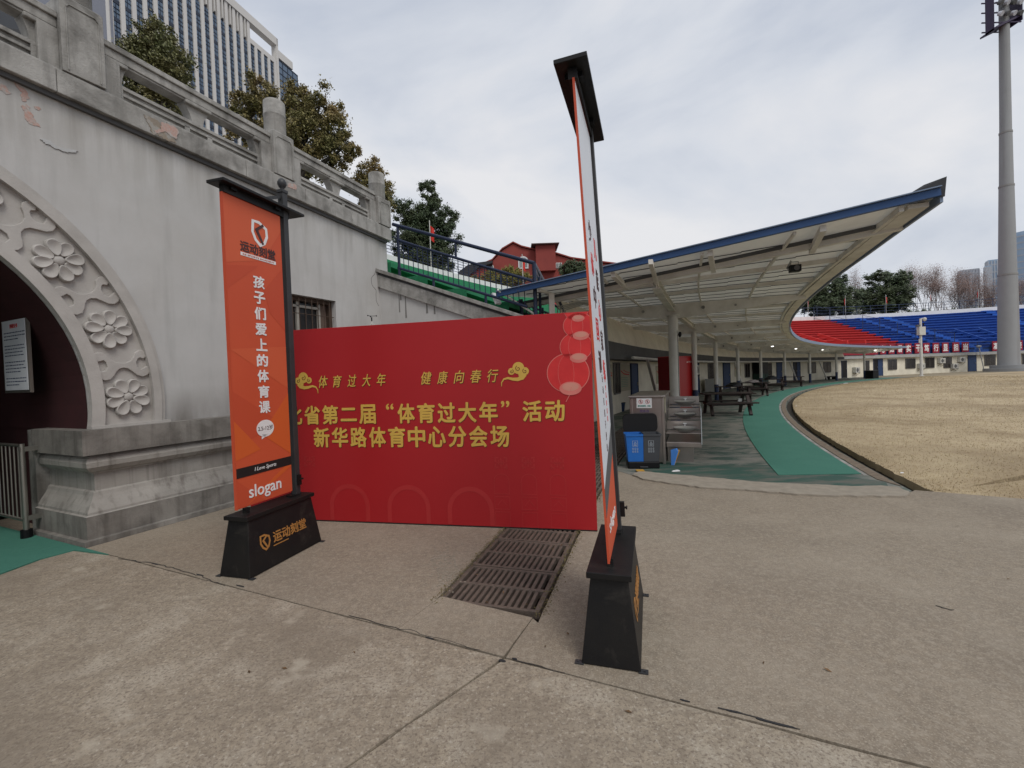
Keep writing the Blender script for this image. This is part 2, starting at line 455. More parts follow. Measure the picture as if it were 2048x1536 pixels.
def disc(cx, cy, rx, ry=None, n=28, a0=0, a1=2 * PI):
    ry = ry or rx
    return [(cx + rx * math.cos(a0 + (a1 - a0) * i / n), cy + ry * math.sin(a0 + (a1 - a0) * i / n)) for i in range(n + (0 if abs(a1 - a0 - 2 * PI) < 1e-6 else 1))]
def flat(mb, poly, f, z0, z1, k=None):
    mb.prism(poly, lambda x, y: f(x, y, z0), lambda x, y: f(x, y, z1), k)
def ringpoly(mb, cx, cy, r0, r1, f, z0, z1, n=32, a0=0, a1=2 * PI, k=None, sy=1.0):
    for i in range(n):
        t0 = a0 + (a1 - a0) * i / n; t1 = a0 + (a1 - a0) * (i + 1) / n
        q = [(cx + r * math.cos(t), cy + r * math.sin(t) * sy) for r, t in ((r0, t0), (r1, t0), (r1, t1), (r0, t1))]
        flat(mb, q, f, z0, z1, k)
def stroke(mb, pts, w, f, z0, z1, k=None, closed=False):
    n = len(pts); L = []; Rr = []
    for i in range(n):
        a = Vector(pts[(i - 1) % n] if (closed or i > 0) else pts[i]); b = Vector(pts[(i + 1) % n] if (closed or i < n - 1) else pts[i])
        d = (b - a); d = d.normalized() if d.length > 0 else Vector((1, 0))
        nn = Vector((-d.y, d.x)); p = Vector(pts[i]); ww = w(i / (n - 1)) if callable(w) else w
        if (closed or 0 < i < n - 1):
            d1 = (p - a).normalized(); cosb = max(.5, abs(nn.dot(Vector((-d1.y, d1.x))))); ww = ww / cosb
        L.append(p + nn * ww / 2); Rr.append(p - nn * ww / 2)
    for i in range(n - (0 if closed else 1)):
        j = (i + 1) % n
        flat(mb, [tuple(Rr[i]), tuple(Rr[j]), tuple(L[j]), tuple(L[i])], f, z0, z1, k)

# ------------------------------------------------------------------ GROUND
A0 = Vector((-4.403, 4.581, 0))                 # outer corner of the arch pedestal
ux = Vector((0.42417, 0.90558, 0)); nx = Vector((0.90558, -0.42417, 0))
def ab(a, b): p = A0 + nx * a + ux * b; return (p.x, p.y)
def rp2(R, th): p = RP(R, th); return (p.x, p.y)
def arc(R, t0, t1, n): return [rp2(R, lerp(t0, t1, i / n)) for i in range(n + 1)]
def jag(poly, amp=.006, step=.12, rng=9.0):
    out = []
    n = len(poly)
    for i in range(n):
        a = Vector(poly[i]); b = Vector(poly[(i + 1) % n]); L = (b - a).length
        near = min(a.length, b.length) < rng
        m = max(1, int(L / step)) if near else 1
        m = min(m, 160)
        for j in range(m):
            p = a + (b - a) * (j / m)
            if j > 0 and near:
                q = noise.noise(Vector((p.x * 9, p.y * 9, i))) * amp + noise.noise(Vector((p.x * 40, p.y * 40, i))) * amp * .5
                d = (b - a).normalized(); p = p + Vector((-d.y, d.x)) * q
            out.append((p.x, p.y))
    return out
def slab(name, poly, z0, z1, m, parent=None, kind=None):
    mb = MB(); mb.prism(poly, lambda x, y: (x, y, z0), lambda x, y: (x, y, z1))
    me = mb.obj(name, m, parent, kind=kind)
    return me
ground = MB().box(-500, 900, -150, 900, -.5, -.14).obj('ground', M_asph, kind='structure')
pavement = slab('pavement', [(-14, -8), (40, -30), (40, 20), (6, 32), (-8, 16)], -.137, -.11, M_soil, kind='structure')
g = .008
# near slabs, left and right of the joint that runs towards the camera
J = (4.77, -.04)
slab('concrete_slab', jag([ab(-.5 - 8, J[1] - g), ab(-8.5, -9), ab(3.9, -9), ab(4.45, -1.0), ab(J[0] - g, J[1] - g)], .008), -.11, 0, M_agg, pavement)
slab('concrete_slab', jag([ab(J[0] + g, J[1] - g), ab(4.45 + 2 * g, -1.0), ab(3.9 + 2 * g, -9), ab(26, -9), ab(26, J[1] - g)], .008), -.11, 0, M_agg, pavement)
# slab between the wall and the drain
dl = [(73.87, 73.08)]
slab('concrete_slab', jag([ab(-2.4, J[1] + g), ab(4.0, J[1] + g), ab(4.02, .42)] + [rp2(73.87, t) for t in (17.1, 17.8, 18.6, 19.4, 20.2, 20.74)] + [rp2(77.9, 20.74), ab(-.3, 4.8), ab(-.3, .2), ab(-2.4, .2)], .007), -.11, -.002, M_concrete, pavement)
slab('concrete_slab', jag([ab(4.0 + g, J[1] + g), ab(J[0] - g, J[1] + g), ab(4.76, .405), ab(4.02 + g, .43)], .005, .05), -.11, .001, M_concrete, pavement)
GL0 = Vector((4.93, 5.53)); GLd = Vector((.848, -.530))
gfar = GL0 + GLd * 60
slab('concrete_slab', jag([ab(J[0] + g, J[1] + g), ab(26, J[1] + g), (gfar.x, gfar.y - 12), tuple(gfar), tuple(GL0), (4.55, 5.30), (1.80, 6.85), (1.60, 7.3)] + [rp2(73.08, t) for t in (20.6, 20.1, 19.6, 18.8, 18.0, 17.2, 17.0)] + [ab(4.765, .40)], .007), -.11, -.001, M_concrete, pavement)
# corridor floor under the canopy: inner part and outer part either side of the drain
slab('walkway', [(1.60, 7.3), (1.80, 6.85), (4.55, 5.30), (4.86, 5.50)] + arc(69.42, 20.4, 64, 60) + arc(73.08, 64, 20.66, 60), -.11, .002, M_platform, kind='structure')
slab('corridor_floor', arc(73.87, 20.75, 64, 60) + arc(75.3, 64, 20.75, 60), -.11, .002, M_platform, kind='structure')
slab('drain_cover', arc(73.06, 27.5, 64, 50) + arc(73.89, 64, 27.5, 50), -.11, .0, M_platform, kind='structure')
# stained band where the green paint ends
slab('paint_band', jag([(2.0, 7.30), (2.25, 6.83), (3.4, 6.12), (4.6, 5.58), (4.92, 5.95), (4.1, 7.0), (3.1, 7.4), (2.4, 7.9)], .05, .2), .002, .006, M_platnear, kind='structure')
# pale cement apron with a broken edge
ap = [(1.95, 7.05), (1.78, 6.82), (1.86, 6.52), (2.1, 6.28), (2.5, 5.93), (3.0, 5.72), (3.5, 5.46), (4.1, 5.30), (4.55, 5.24), (4.72, 5.36), (4.80, 5.62), (4.66, 5.72), (4.3, 5.74), (3.3, 6.13), (2.3, 6.80)]
slab('cement_apron', jag(ap, .03, .06), .0, .022, M_apron, kind='structure')
gm = slab('green_running_mat', arc(69.66, 20.95, 62, 90) + arc(70.75, 62, 20.7, 90), .004, .014, M_green, kind='structure')
slab('green_mat_edging', arc(69.60, 20.9, 62, 90) + arc(69.655, 62, 20.9, 90), .002, .010, M_copes, kind='structure')
# soil of the narrow trench and the crumbled kerb beside it
slab('kerb', jag(arc(69.44, 20.4, 64, 130) + arc(69.58, 64, 20.7, 130), .02, .1, 22), -.10, .010, mat('crumbled_edge', (.22, .175, .13), .95, (.13, .10, .075), 12, .8, .6, 60), kind='structure')
# the lawn
lawn = slab('lawn', jag(arc(69.20, 20.2, 118, 160), .04, .1, 22)[:] + [(150, 40), (150, -90), tuple(gfar)], -.11, -.006, M_straw, kind='structure')
# a strip of reddish track in front of the far rooms
slab('running_track', arc(69.2, 78, 105, 30) + arc(66.2, 105, 79, 30), -.006, -.002, M_track, kind='structure')
slab('far_apron', arc(69.23, 64, 118, 50) + arc(75.2, 118, 64, 50), -.10, -.001, mat('far_apron', (.26, .215, .14), .9, (.20, .17, .12), 2, .7), kind='structure')
# green mat inside the arch
slab('green_tunnel_mat', [ab(-9, -.05), ab(.52, -.05), ab(.02, -.12), ab(.0, -.35), (gnd(0, 1150).x, gnd(0, 1150).y), ab(.2, -3.6), ab(-9, -3.6)], .001, .012, M_green, kind='structure')
# tar patches in the joint
def blob(cx, cy, rx, ry, n=9, rot=0, seed=0):
    rnd = random.Random(seed); out = []
    for i in range(n):
        t = 2 * PI * i / n; q = rnd.uniform(.65, 1.15)
        x = rx * q * math.cos(t); y = ry * q * math.sin(t)
        out.append((cx + x * math.cos(rot) - y * math.sin(rot), cy + x * math.sin(rot) + y * math.cos(rot)))
    return out
for i, (px, py, rx, ry) in enumerate([(1004, 1322, .022, .011), (1468, 1424, .04, .006), (1550, 1447, .075, .0075), (1370, 1402, .03, .004), (1030, 1318, .018, .006), (860, 1277, .03, .004), (480, 1172, .05, .006), (400, 1150, .06, .006), (310, 1128, .05, .005)]):
    p = gnd(px, py)
    slab('tar_patch', blob(p.x, p.y, rx, ry, 10, -.43, i), -.002, .004, M_tar, pavement)
# dry moss along the drain edges
mm = MB()
for i in range(2600):
    side = random.random() < .5
    th = random.uniform(17.05, 19.6); R = (73.09 if side else 73.86) + random.gauss(0, .022)
    if side and random.random() < .2: R += random.uniform(-.04, 0)
    p = RP(R, th, 0); s = random.uniform(.003, .011)
    mm.add([p + Vector((random.uniform(-s, s), random.uniform(-s, s), random.uniform(0, s))) for _ in range(3)] + [p + Vector((0, 0, s))], [(0, 1, 3), (1, 2, 3), (2, 0, 3)])
mm.obj('drain_moss', M_moss, kind='stuff', recalc=False)
mm = MB()
for i in range(260):
    p = gnd(random.gauss(893, 16), random.gauss(1135, 24)); s = random.uniform(.003, .009)
    for_b = [(p.x - s, p.y - s * .8), (p.x + s, p.y - s * .6), (p.x + s * .7, p.y + s), (p.x - s * .8, p.y + s * .7)]
    mm.prism(for_b, lambda x, y: (x, y, -.001), lambda x, y: (x, y, s * .3))
mm.obj('gravel', M_apron, kind='stuff')

def ground_crack(pts, w):
    mb = MB(); rnd = random.Random(len(pts) * 7); q = [gnd(*p) for p in pts]; fine = []
    for a, b in zip(q, q[1:]):
        n_ = max(3, int((b - a).length / .05))
        for i in range(n_):
            c_ = a.lerp(b, i / n_); fine.append((c_.x + rnd.uniform(-.012, .012), c_.y + rnd.uniform(-.012, .012)))
    fine.append((q[-1].x, q[-1].y))
    stroke(mb, fine, lambda t: w * (1 - .6 * t), lambda x, y, z: (x, y, z), .0005, .0022); mb.obj('crack', M_crack, pavement)
ground_crack([(240, 1117), (330, 1131), (400, 1152), (450, 1172)], .010)
ground_crack([(1035, 1322), (1080, 1333), (1130, 1346)], .006)
ground_crack([(1440, 1417), (1520, 1438), (1600, 1459)], .009)
ground_crack([(700, 1232), (830, 1264), (960, 1300)], .006)
ground_crack([(1875, 1212), (1892, 1218), (1908, 1220)], .010)
ground_crack([(1420, 948), (1432, 956), (1440, 962)], .010)
# drain grates
def make_grate():
    t = thing('drain_grate', 'cast iron slotted drain grate nearest the camera, leaves caught in its slots', 'drain grate', group='drain grates in a row')
    fr = MB()
    W, L = .74, .605
    for (x0, x1, y0, y1) in ((-W/2, W/2, -L/2, -L/2+.028), (-W/2, W/2, L/2-.028, L/2), (-W/2, -W/2+.035, -L/2+.028, L/2-.028), (W/2-.035, W/2, -L/2+.028, L/2-.028), (-W/2+.035, W/2-.035, -.017, .017)):
        fr.box(x0, x1, y0, y1, -.05, .004)
    fr.obj('frame', M_iron, t, bevel=.003)
    b = MB()
    n = 14; x0 = -W/2 + .035; pitch = (W - .07) / n
    for r in (-1, 1):
        for i in range(1, n):
            x = x0 + pitch * i
            y0, y1 = (-L/2 + .028, -.017) if r < 0 else (.017, L/2 - .028)
            b.box(x - .0125, x + .0125, y0, y1, -.045, .0)
    b.obj('bar', M_iron, t)
    return t
g0 = make_grate()
for i in range(21):
    th = 17.335 + i * .484
    p = RP(73.475, th, -.004)
    rz = -R_(th)
    if i == 0: g0.location = p; g0.rotation_euler = (0, 0, rz)
    else:
        lb = ['second drain grate in the row, just in front of the red backdrop', 'third drain grate, half under the foot of the red backdrop'][i - 1] if i < 3 else ('drain grate hidden in the row behind the red backdrop' if i < 6 else ('drain grate of the row seen between backdrop and near sign' if i < 11 else 'drain grate in the shaded row left of the wash station'))
        copy_tree(g0, lb, p, rz)

# leaves and litter
lf = MB()
for i in range(46):
    if i < 16: p = RP(73.475 + random.uniform(-.3, .3), random.uniform(17.1, 18.6), random.uniform(-.03, .012))
    else: p = Vector((random.uniform(-2.5, 4.5), random.uniform(1.6, 6.5), .004))
    s = random.uniform(.006, .014); a = random.uniform(0, PI)
    d = Vector((math.cos(a), math.sin(a), random.uniform(-.1, .3))) * s * 1.6; e = Vector((-math.sin(a), math.cos(a), random.uniform(0, .3))) * s * .6
    lf.add([p - d, p + e, p + d, p - e + Vector((0, 0, .004))], [(0, 1, 2, 3)])
lf.obj('fallen_leaves', M_leafd, kind='stuff', recalc=False)
for px, py, w, lb in ((1352, 944, .07, 'small white paper scrap lying before the wash station'), (1804, 948, .03, 'tiny white scrap on the dry lawn near the trench end'), (1592, 813, .05, 'tiny white scrap lying beside the lawn trench'), (1690, 767, .25, 'white plastic scrap on the mat far along the lawn edge')):
    p = gnd(px, py)
    o = MB().prism(blob(0, 0, w, w * .6, 7, .3, int(px)), lambda x, y: (x, y, .014), lambda x, y: (x, y, .022 + x * .1)).obj('paper_scrap', M_litter)
    o.location = (p.x, p.y, 0); tag(o, lb, 'litter')
p = gnd(1280, 944)
o = MB().prism([(-.06, -.05), (.06, -.07), (.07, .07), (-.05, .08)], lambda x, y: (x, y, .022), lambda x, y: (x, y, .026)).obj('yellow_marking', M_yel, kind='structure'); o.location = (p.x, p.y, 0)

# dry grass blades on the nearer lawn
def blades():
    vs = []; fs = []
    rnd = random.Random(3)
    N = 120000; k = 0
    while k < N:
        d = rnd.uniform(0, 1) ** 1.6
        th = 20.3 + d * 45
        R = 69.2 - rnd.uniform(0, 1) ** 1.4 * 14
        p = RP(R, th)
        # keep on the lawn side of the straight edge
        q = Vector((p.x, p.y)) - GL0
        side = GLd.x * q.y - GLd.y * q.x
        if side < .02 or rnd.random() < .4:
            t = rnd.uniform(0, 18); p2 = GL0 + GLd * t + Vector((-GLd.y, GLd.x)) * rnd.uniform(.0, 1) ** 1.5 * 13
            p = Vector((p2.x, p2.y, 0))
            if (p - Vector((CX, CY, 0))).length > 69.2: continue
        dist = p.length
        h = rnd.uniform(.008, .022) * (1 + dist * .03); w = .0018 * (1 + dist * .14)
        a = rnd.uniform(0, 2 * PI); l = rnd.uniform(.3, 1.3)
        o = len(vs); dx, dy = math.cos(a), math.sin(a)
        vs += [(p.x - dy * w, p.y + dx * w, -.008), (p.x + dy * w, p.y - dx * w, -.008), (p.x + dx * h * l, p.y + dy * h * l, h * .6)]
        fs.append((o, o + 1, o + 2)); k += 1
    me = bpy.data.meshes.new('dry_grass'); me.from_pydata(vs, [], fs); me.materials.append(M_blade)
    o = bpy.data.objects.new('dry_grass', me); col.objects.link(o); o['kind'] = 'stuff'
blades()

# ------------------------------------------------------------------ ENTRANCE BUILDING (local x along the wall, y into it)
RZW = math.atan2(ux.y, ux.x)
bld = thing('entrance_building', 'grey plastered stadium entrance block with carved round arch and stone plinth', 'building', A0, RZW)
SC, ZC, RI, RO = -1.85, 1.45, 2.0, 2.70
FW = .2                                   # wall face behind the plinth face
def cop_z(s): return 4.63 - .045 * s
SE = 4.80
def wall_mesh():
    mb = MB()
    ss = [-7, -5, -4.2] + [SC + RI * math.cos(PI - PI * i / 40) for i in range(41)] + [.5, 1.2, 2.0, 2.55, 3.62, SE]
    def low(s): return ZC + math.sqrt(max(0, RI**2 - (s - SC)**2)) if abs(s - SC) <= RI + 1e-6 else 1.15
    for a, b in zip(ss, ss[1:]):
        la, lb = low(a), low(b)
        if abs(a - (SC - RI)) < 1e-6: la = ZC
        if abs(b - (SC - RI)) < 1e-6: lb = 1.15
        if abs(b - (SC + RI)) < 1e-6: lb = ZC
        if abs(a - (SC + RI)) < 1e-6: la = 1.15
        ta, tb = cop_z(a) + .1, cop_z(b) + .1
        if a >= 2.54 and b <= 3.63:      # window opening
            mb.hexa([(a, FW, la), (b, FW, lb), (b, FW + .5, lb), (a, FW + .5, la)], [(a, FW, 1.95), (b, FW, 1.95), (b, FW + .5, 1.95), (a, FW + .5, 1.95)])
            mb.hexa([(a, FW, 3.01), (b, FW, 3.01), (b, FW + .5, 3.01), (a, FW + .5, 3.01)], [(a, FW, ta), (b, FW, tb), (b, FW + .5, tb), (a, FW + .5, ta)])
        else:
            mb.hexa([(a, FW, la), (b, FW, lb), (b, FW + .5, lb), (a, FW + .5, la)], [(a, FW, ta), (b, FW, tb), (b, FW + .5, tb), (a, FW + .5, ta)])
    return mb
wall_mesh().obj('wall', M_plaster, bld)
# jambs of the arch below the springing and the maroon vault
v = MB()
RV = RI - .006
prof = [(SC + RV, 1.17)] + [(SC + RV * math.cos(PI * i / 40), ZC + RV * math.sin(PI * i / 40)) for i in range(41)] + [(SC - RV, 1.17)]
v.strip([[(s, y, z) for s, z in prof] for y in (FW + .031, 9.0)])
v.add([(SC - RI - .1, 8.9, 0), (SC + RI + .2, 8.9, 0), (SC + RI + .2, 8.9, 4), (SC - RI - .1, 8.9, 4)], [(0, 1, 2, 3)])
v.obj('tunnel_vault', M_maroon, bld, recalc=False)
v = MB()
v.box(SC - RI - .3, SC - RI + .001, FW, 9, 0, 1.2)
v.box(.16, .3, 1.15, 9, 0, 1.2)
v.obj('tunnel_wall', M_maroon, bld)
MB().box(-7, 9, 9.0, 9.4, 0, 4.6).obj('back_wall', M_plaster, bld)
MB().add([(-7, FW + .45, 4.55), (SE, FW + .45, 4.45), (SE, 9.2, 4.45), (-7, 9.2, 4.55), (-7, FW + .45, 4.75), (SE, FW + .45, 4.55), (SE, 9.2, 4.55), (-7, 9.2, 4.75)], [(0, 1, 2, 3), (4, 7, 6, 5), (0, 4, 5, 1), (1, 5, 6, 2), (2, 6, 7, 3), (3, 7, 4, 0)]).obj('terrace_slab', M_copes, bld)
# end face of the block behind the seating
MB().box(SE - .001, SE + .25, FW + .02, 9, 3.3, 4.45).obj('end_wall', M_plaster, bld)
# plinth: profile swept along the front and round the corner into the arch
pp = [(-.2, 1.185), (.0, 1.185), (.0, .925), (-.09, .915), (-.055, .885), (-.035, .84), (-.04, .79), (-.075, .745), (-.115, .725), (-.115, .712), (-.135, .705), (-.135, .53), (-.115, .515), (-.105, .48), (-.085, .44), (-.05, .385), (-.022, .33), (-.02, .305), (.0, .295), (.0, .06), (.035, .05), (.04, .0), (-.2, 0)]
def plinth(parts):
    for nm, i0, i1, m in parts:
        mb = MB()
        rows = []
        for (o_, z) in pp[i0:i1 + 1]:
            rows.append([(SE + .6, -o_, z), (-o_, -o_, z), (-o_, 1.15, z)])
        # o_ outward offset: front face y=-o_, side face x=-o_
        mb.strip(rows)
        mb.obj(nm, m, bld, recalc=True)
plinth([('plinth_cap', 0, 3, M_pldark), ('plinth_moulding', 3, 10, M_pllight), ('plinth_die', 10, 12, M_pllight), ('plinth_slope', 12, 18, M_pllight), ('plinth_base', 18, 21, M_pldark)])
MB().box(.14, SE + .4, .14, .5, 0, 1.16).obj('plinth_core', M_plinth, bld)
MB().box(.02, .25, 1.14, 1.3, 0, 1.17).obj('plinth_return', M_plinth, bld)
# left pedestal of the arch (outside the frame, mirrored)
MB().box(-7, 2 * SC, 0, .5, 0, 1.185).obj('plinth_left', M_plinth, bld)
# archivolt
av = MB()
def aring(mb, r0, r1, y0, y1, a0=-8, a1=188, n=72, k=None):
    for i in range(n):
        t0 = R_(lerp(a0, a1, i / n)); t1 = R_(lerp(a0, a1, (i + 1) / n))
        P = lambda r, t, y: (SC + r * math.cos(t), y, ZC + r * math.sin(t))
        mb.hexa([P(r0, t0, y0), P(r1, t0, y0), P(r1, t1, y0), P(r0, t1, y0)], [P(r0, t0, y1), P(r1, t0, y1), P(r1, t1, y1), P(r0, t1, y1)], k)
aring(av, RI, 2.115, FW - .065, FW + .03)
aring(av, 2.575, 2.655, FW - .075, FW + .02)
aring(av, 2.655, 2.70, FW - .045, FW + .02)
aring(av, 2.115, 2.575, FW - .012, FW + .02)
avo = av.obj('archivolt', M_mould, bld)
MB().box(.13, .88, FW - .085, FW + .02, 1.183, 1.215).obj('archivolt_foot', M_mould, bld)
def flower(ang, npet=8, rot=0.0, seed=0):
    mb = MB(); rnd = random.Random(seed)
    t = R_(ang); cx = SC + 2.335 * math.cos(t); cz = ZC + 2.335 * math.sin(t); y0 = FW - .010
    for kx in range(npet):
        a = rot + 2 * PI * kx / npet + rnd.uniform(-.05, .05); cr_ = .126 * rnd.uniform(.97, 1.04); hl = .086 * rnd.uniform(.95, 1.05); hw = .058
        rows = []
        for i in range(8):
            d_ = (.001, .3, .55, .75, .88, .96, 1.0, 1.02)[i]
            hgt = (.028, .030, .036, .044, .048, .043, .030, .0)[i]
            row = []
            for j in range(20):
                t2 = 2 * PI * j / 20
                l = cr_ + hl * d_ * math.cos(t2); w = hw * d_ * math.sin(t2) * (1 + .28 * math.cos(t2))
                row.append((cx + l * math.cos(a) - w * math.sin(a), y0 - hgt - .006 * (kx % 2), cz + l * math.sin(a) + w * math.cos(a)))
            rows.append(row)
        mb.strip(rows, closed=True)
    rr = [(.05, 0), (.052, .03), (.042, .046), (.02, .054), (.001, .056)]
    rows = [[(cx + r * math.cos(2 * PI * i / 18), y0 - h, cz + r * math.sin(2 * PI * i / 18)) for i in range(18)] for r, h in rr]
    mb.strip(rows, closed=True)
    mb.obj('flower', M_mould, avo, smooth=True)
for i, a in enumerate((1.5, 20.3, 39.3, 58.3, 77.3, 96.5, 115.5)): flower(a, 8, rot=.39 + R_(a) , seed=i)
scr_px = [(520,280),(524,258),(548,242),(580,243),(606,260),(630,283),(655,297),(685,302),(715,300),(742,288),(756,268),(765,245),(785,229),(810,229),(828,245),(829,266),(812,277),(793,270),(782,276),(773,296),(778,322),(798,337),(816,330),(832,318),(850,326),(852,350),(838,369),(812,379),(782,372),(752,350),(728,334),(700,329),(676,336),(660,352),(648,374),(627,396),(595,402),(563,392),(545,373),(552,354),(578,350),(600,346),(609,325),(602,300),(588,287),(568,292),(543,298),(526,293)]
def wall_sz(px, py, y=FW - .03):
    d = ray(px, py); n_ = nx; P0 = A0 - nx * y
    t = (P0 - EYE).dot(n_) / d.dot(n_); P = EYE + d * t
    return ((P - A0).dot(ux), P.z)
spol = []
for x, y in scr_px:
    s, z = wall_sz(x / 2.844, 620 + y / 2.844)
    spol.append((math.hypot(s - SC, z - ZC), math.degrees(math.atan2(z - ZC, s - SC))))
amid = sum(p[1] for p in spol) / len(spol)
def scroll(ang, flip):
    def f(y):
        def q(r, a):
            aa = ang + (a - amid) * (-1 if flip else 1)
            rr = 2.34 + (r - 2.34) * 1.0
            return (SC + rr * math.cos(R_(aa)), y, ZC + rr * math.sin(R_(aa)))
        return q
    mb = MB(); mb.prism(spol, f(FW - .005), f(FW - .042))
    mb.obj('scroll', M_mould, avo, bevel=.006)
for i, a in enumerate((amid, 29.8, 48.8, 67.8, 87, 106)): scroll(a, False)
# coping course
cp = MB()
def shear(y0, y1, z0, z1, s0, s1, mb):     # bar following the slight fall of the coping
    c = lambda s, z: z - .045 * s
    mb.hexa([(s0, y0, c(s0, z0)), (s1, y0, c(s1, z0)), (s1, y1, c(s1, z0)), (s0, y1, c(s0, z0))], [(s0, y0, c(s0, z1)), (s1, y0, c(s1, z1)), (s1, y1, c(s1, z1)), (s0, y1, c(s0, z1))])
for s0 in range(-7, 5):
    s1 = min(s0 + .995, SE + .28) if s0 < 4 else SE + .28
    shear(FW - .10, FW + .55, 4.632, 4.872, s0, s1, cp)
    shear(FW - .075, FW + .5, 4.872, 4.895, s0, s1, cp)
cp.obj('coping', M_copes, bld, bevel=.008)
shear(FW - .045, FW + .3, 4.585, 4.632, -7, SE + .2, b_ := MB()); b_.obj('coping_shade_fillet', M_dkbeam, bld)  # dark strip painting the shadow line beneath the coping
# peeled paint and cracks: thin flakes standing off / exposed under-coat
def patch(name, pts, m, y, parent=bld, th=.004, px=True):
    q = [wall_sz(*p, y) for p in pts] if px else pts
    fine = []
    for i in range(len(q)):
        a, b = q[i], q[(i + 1) % len(q)]; L = math.hypot(b[0] - a[0], b[1] - a[1]); ns = max(2, int(L / .012))
        for j in range(ns):
            t = j / ns; x = lerp(a[0], b[0], t); z = lerp(a[1], b[1], t)
            fine.append((x + .016 * noise.noise(Vector((x * 45, z * 45, 1))) + .008 * noise.noise(Vector((x * 120, z * 120, 5))), z + .016 * noise.noise(Vector((x * 45, z * 45, 9))) + .008 * noise.noise(Vector((x * 120, z * 120, 13)))))
    q = fine
    MB().prism(q, lambda s, z: (s, y, z), lambda s, z: (s, y - th, z)).obj(name, m, parent)
patch('peeled_patch', [(26,152),(34,160),(40,172),(52,180),(58,196),(48,204),(43,198),(44,186),(34,176),(28,166)], M_peel, FW)
patch('peeled_patch', [(42,212),(54,208),(60,222),(66,232),(75,246),(80,254),(72,252),(58,248),(50,238),(48,224)], M_peel, FW)
patch('peeled_patch', [(0,168),(12,172),(22,186),(14,190),(6,182),(0,180)], M_peel, FW)
patch('peeled_patch', [(68,212),(80,216),(78,221),(70,218)], M_peel, FW)
patch('bare_patch', [(286,228),(316,242),(330,262),(345,272),(352,285),(338,283),(318,272),(304,268),(298,250)], M_tan, FW - .101)
patch('peeled_patch', [(322,244),(345,250),(358,262),(352,278),(340,272),(330,262),(312,268),(308,262),(322,258)], M_peel, FW - .1055)
patch('peeled_patch', [(576,366),(594,370),(592,380),(576,374)], M_peel, FW - .101)
patch('plaster_flake', [(80,278),(100,282),(118,296),(140,300),(156,302),(148,306),(130,304),(112,298),(92,288)], mat('flaked_plaster', (.45, .455, .455), .9, bump=.3), FW, th=.010)
patch('bare_patch', [(252,256),(258,254),(266,262),(262,266)], M_tan, FW)
def crackline(pts, w, name='crack', y=FW, parent=bld, m=M_crack):
    mb = MB(); q = [wall_sz(*p, y) for p in pts]; rnd = random.Random(len(pts)); fine = []
    for a, b in zip(q, q[1:]):
        for i in range(5):
            t = i / 5; fine.append((lerp(a[0], b[0], t) + rnd.uniform(-.006, .006), lerp(a[1], b[1], t) + rnd.uniform(-.006, .006)))
    fine.append(q[-1])
    stroke(mb, fine, w, lambda x, yy, zz: (x, y - zz, yy), 0, .002); mb.obj(name, m, parent)
crackline([(752,536),(750,548),(742,556),(744,570),(752,580),(752,600),(757,612)], .006)
crackline([(120,302),(136,305),(152,303)], .002)
# wall window
wn = MB()
for (x0, x1, z0, z1) in ((2.55, 2.62, 1.95, 3.01), (3.55, 3.62, 1.95, 3.01), (2.62, 3.55, 2.94, 3.01), (2.62, 3.55, 1.95, 2.02)): wn.box(x0, x1, FW + .10, FW + .17, z0, z1)
win = wn.obj('window', M_rust, bld)
fr = MB()
fr.box(2.93, 2.98, FW + .15, FW + .19, 2.02, 2.94); fr.box(2.62, 3.4, FW + .15, FW + .19, 2.84, 2.88); fr.box(3.36, 3.41, FW + .15, FW + .19, 2.02, 2.94)
fr.obj('frame', M_frame, win)
MB().box(2.62, 3.55, FW + .20, FW + .21, 2.02, 2.94).obj('pane', M_glass, win)
MB().box(3.42, 3.55, FW + .17, FW + .19, 2.02, 2.94).obj('board', mat('brown_board', (.14, .10, .08), .9), win)
for i in range(8):
    x = 2.64 + i * .125
    MB().tube((x, FW + .04, 1.96), (x, FW + .04, 3.0), .007, n=6).obj('bar', M_rust, win)
for z in (2.15, 2.42, 2.72): MB().tube((2.57, FW + .035, z), (3.6, FW + .035, z), .006, n=6).obj('bar', M_rust, win)
for i in range(4):
    x = 2.70 + i * .25
    mb = MB(); mb.path([(x + .05 * math.sin(q * .9), FW + .045, 2.05 + q * .035) for q in range(12)], .005, 5); mb.obj('bar', M_rust, win)

# notice board on the arch jamb
nb = thing('notice_board', 'pale blue printed notice board on the dark arch wall', 'notice', A0 + ux * -.07 + Vector((0, 0, 1.60)), RZW)
NZ = -1.60
MB().box(-.03, .0, .80, 1.43, .0, .83).obj('frame', M_steelg, nb)
MB().box(-.034, -.03, .83, 1.40, .03, .80).obj('sheet', M_paper, nb)
tx = MB(); f = lambda x, y, z: (-.034 - z, x, y + NZ)
rn = random.Random(5)
for i in range(17):
    y = 2.27 - i * .036
    if i in (3, 8, 13): continue
    x = 1.36
    xe = rn.choice((.87, .87, .90, 1.05))
    while x > xe:
        w = rn.uniform(.02, .07); flat(tx, [(x, y), (x - w, y), (x - w, y - .011), (x, y - .011)], f, 0, .001); x -= w + .012
tx.obj('print', M_inkb, nb)
tx = MB(); put_text(tx, '告家长书', 1.10, 2.335, h=.045, size=.05, bold=.001, f=lambda x, y, z: (-.036 - z, 2.2 - x, y + NZ)); tx.obj('title', M_signred, nb)

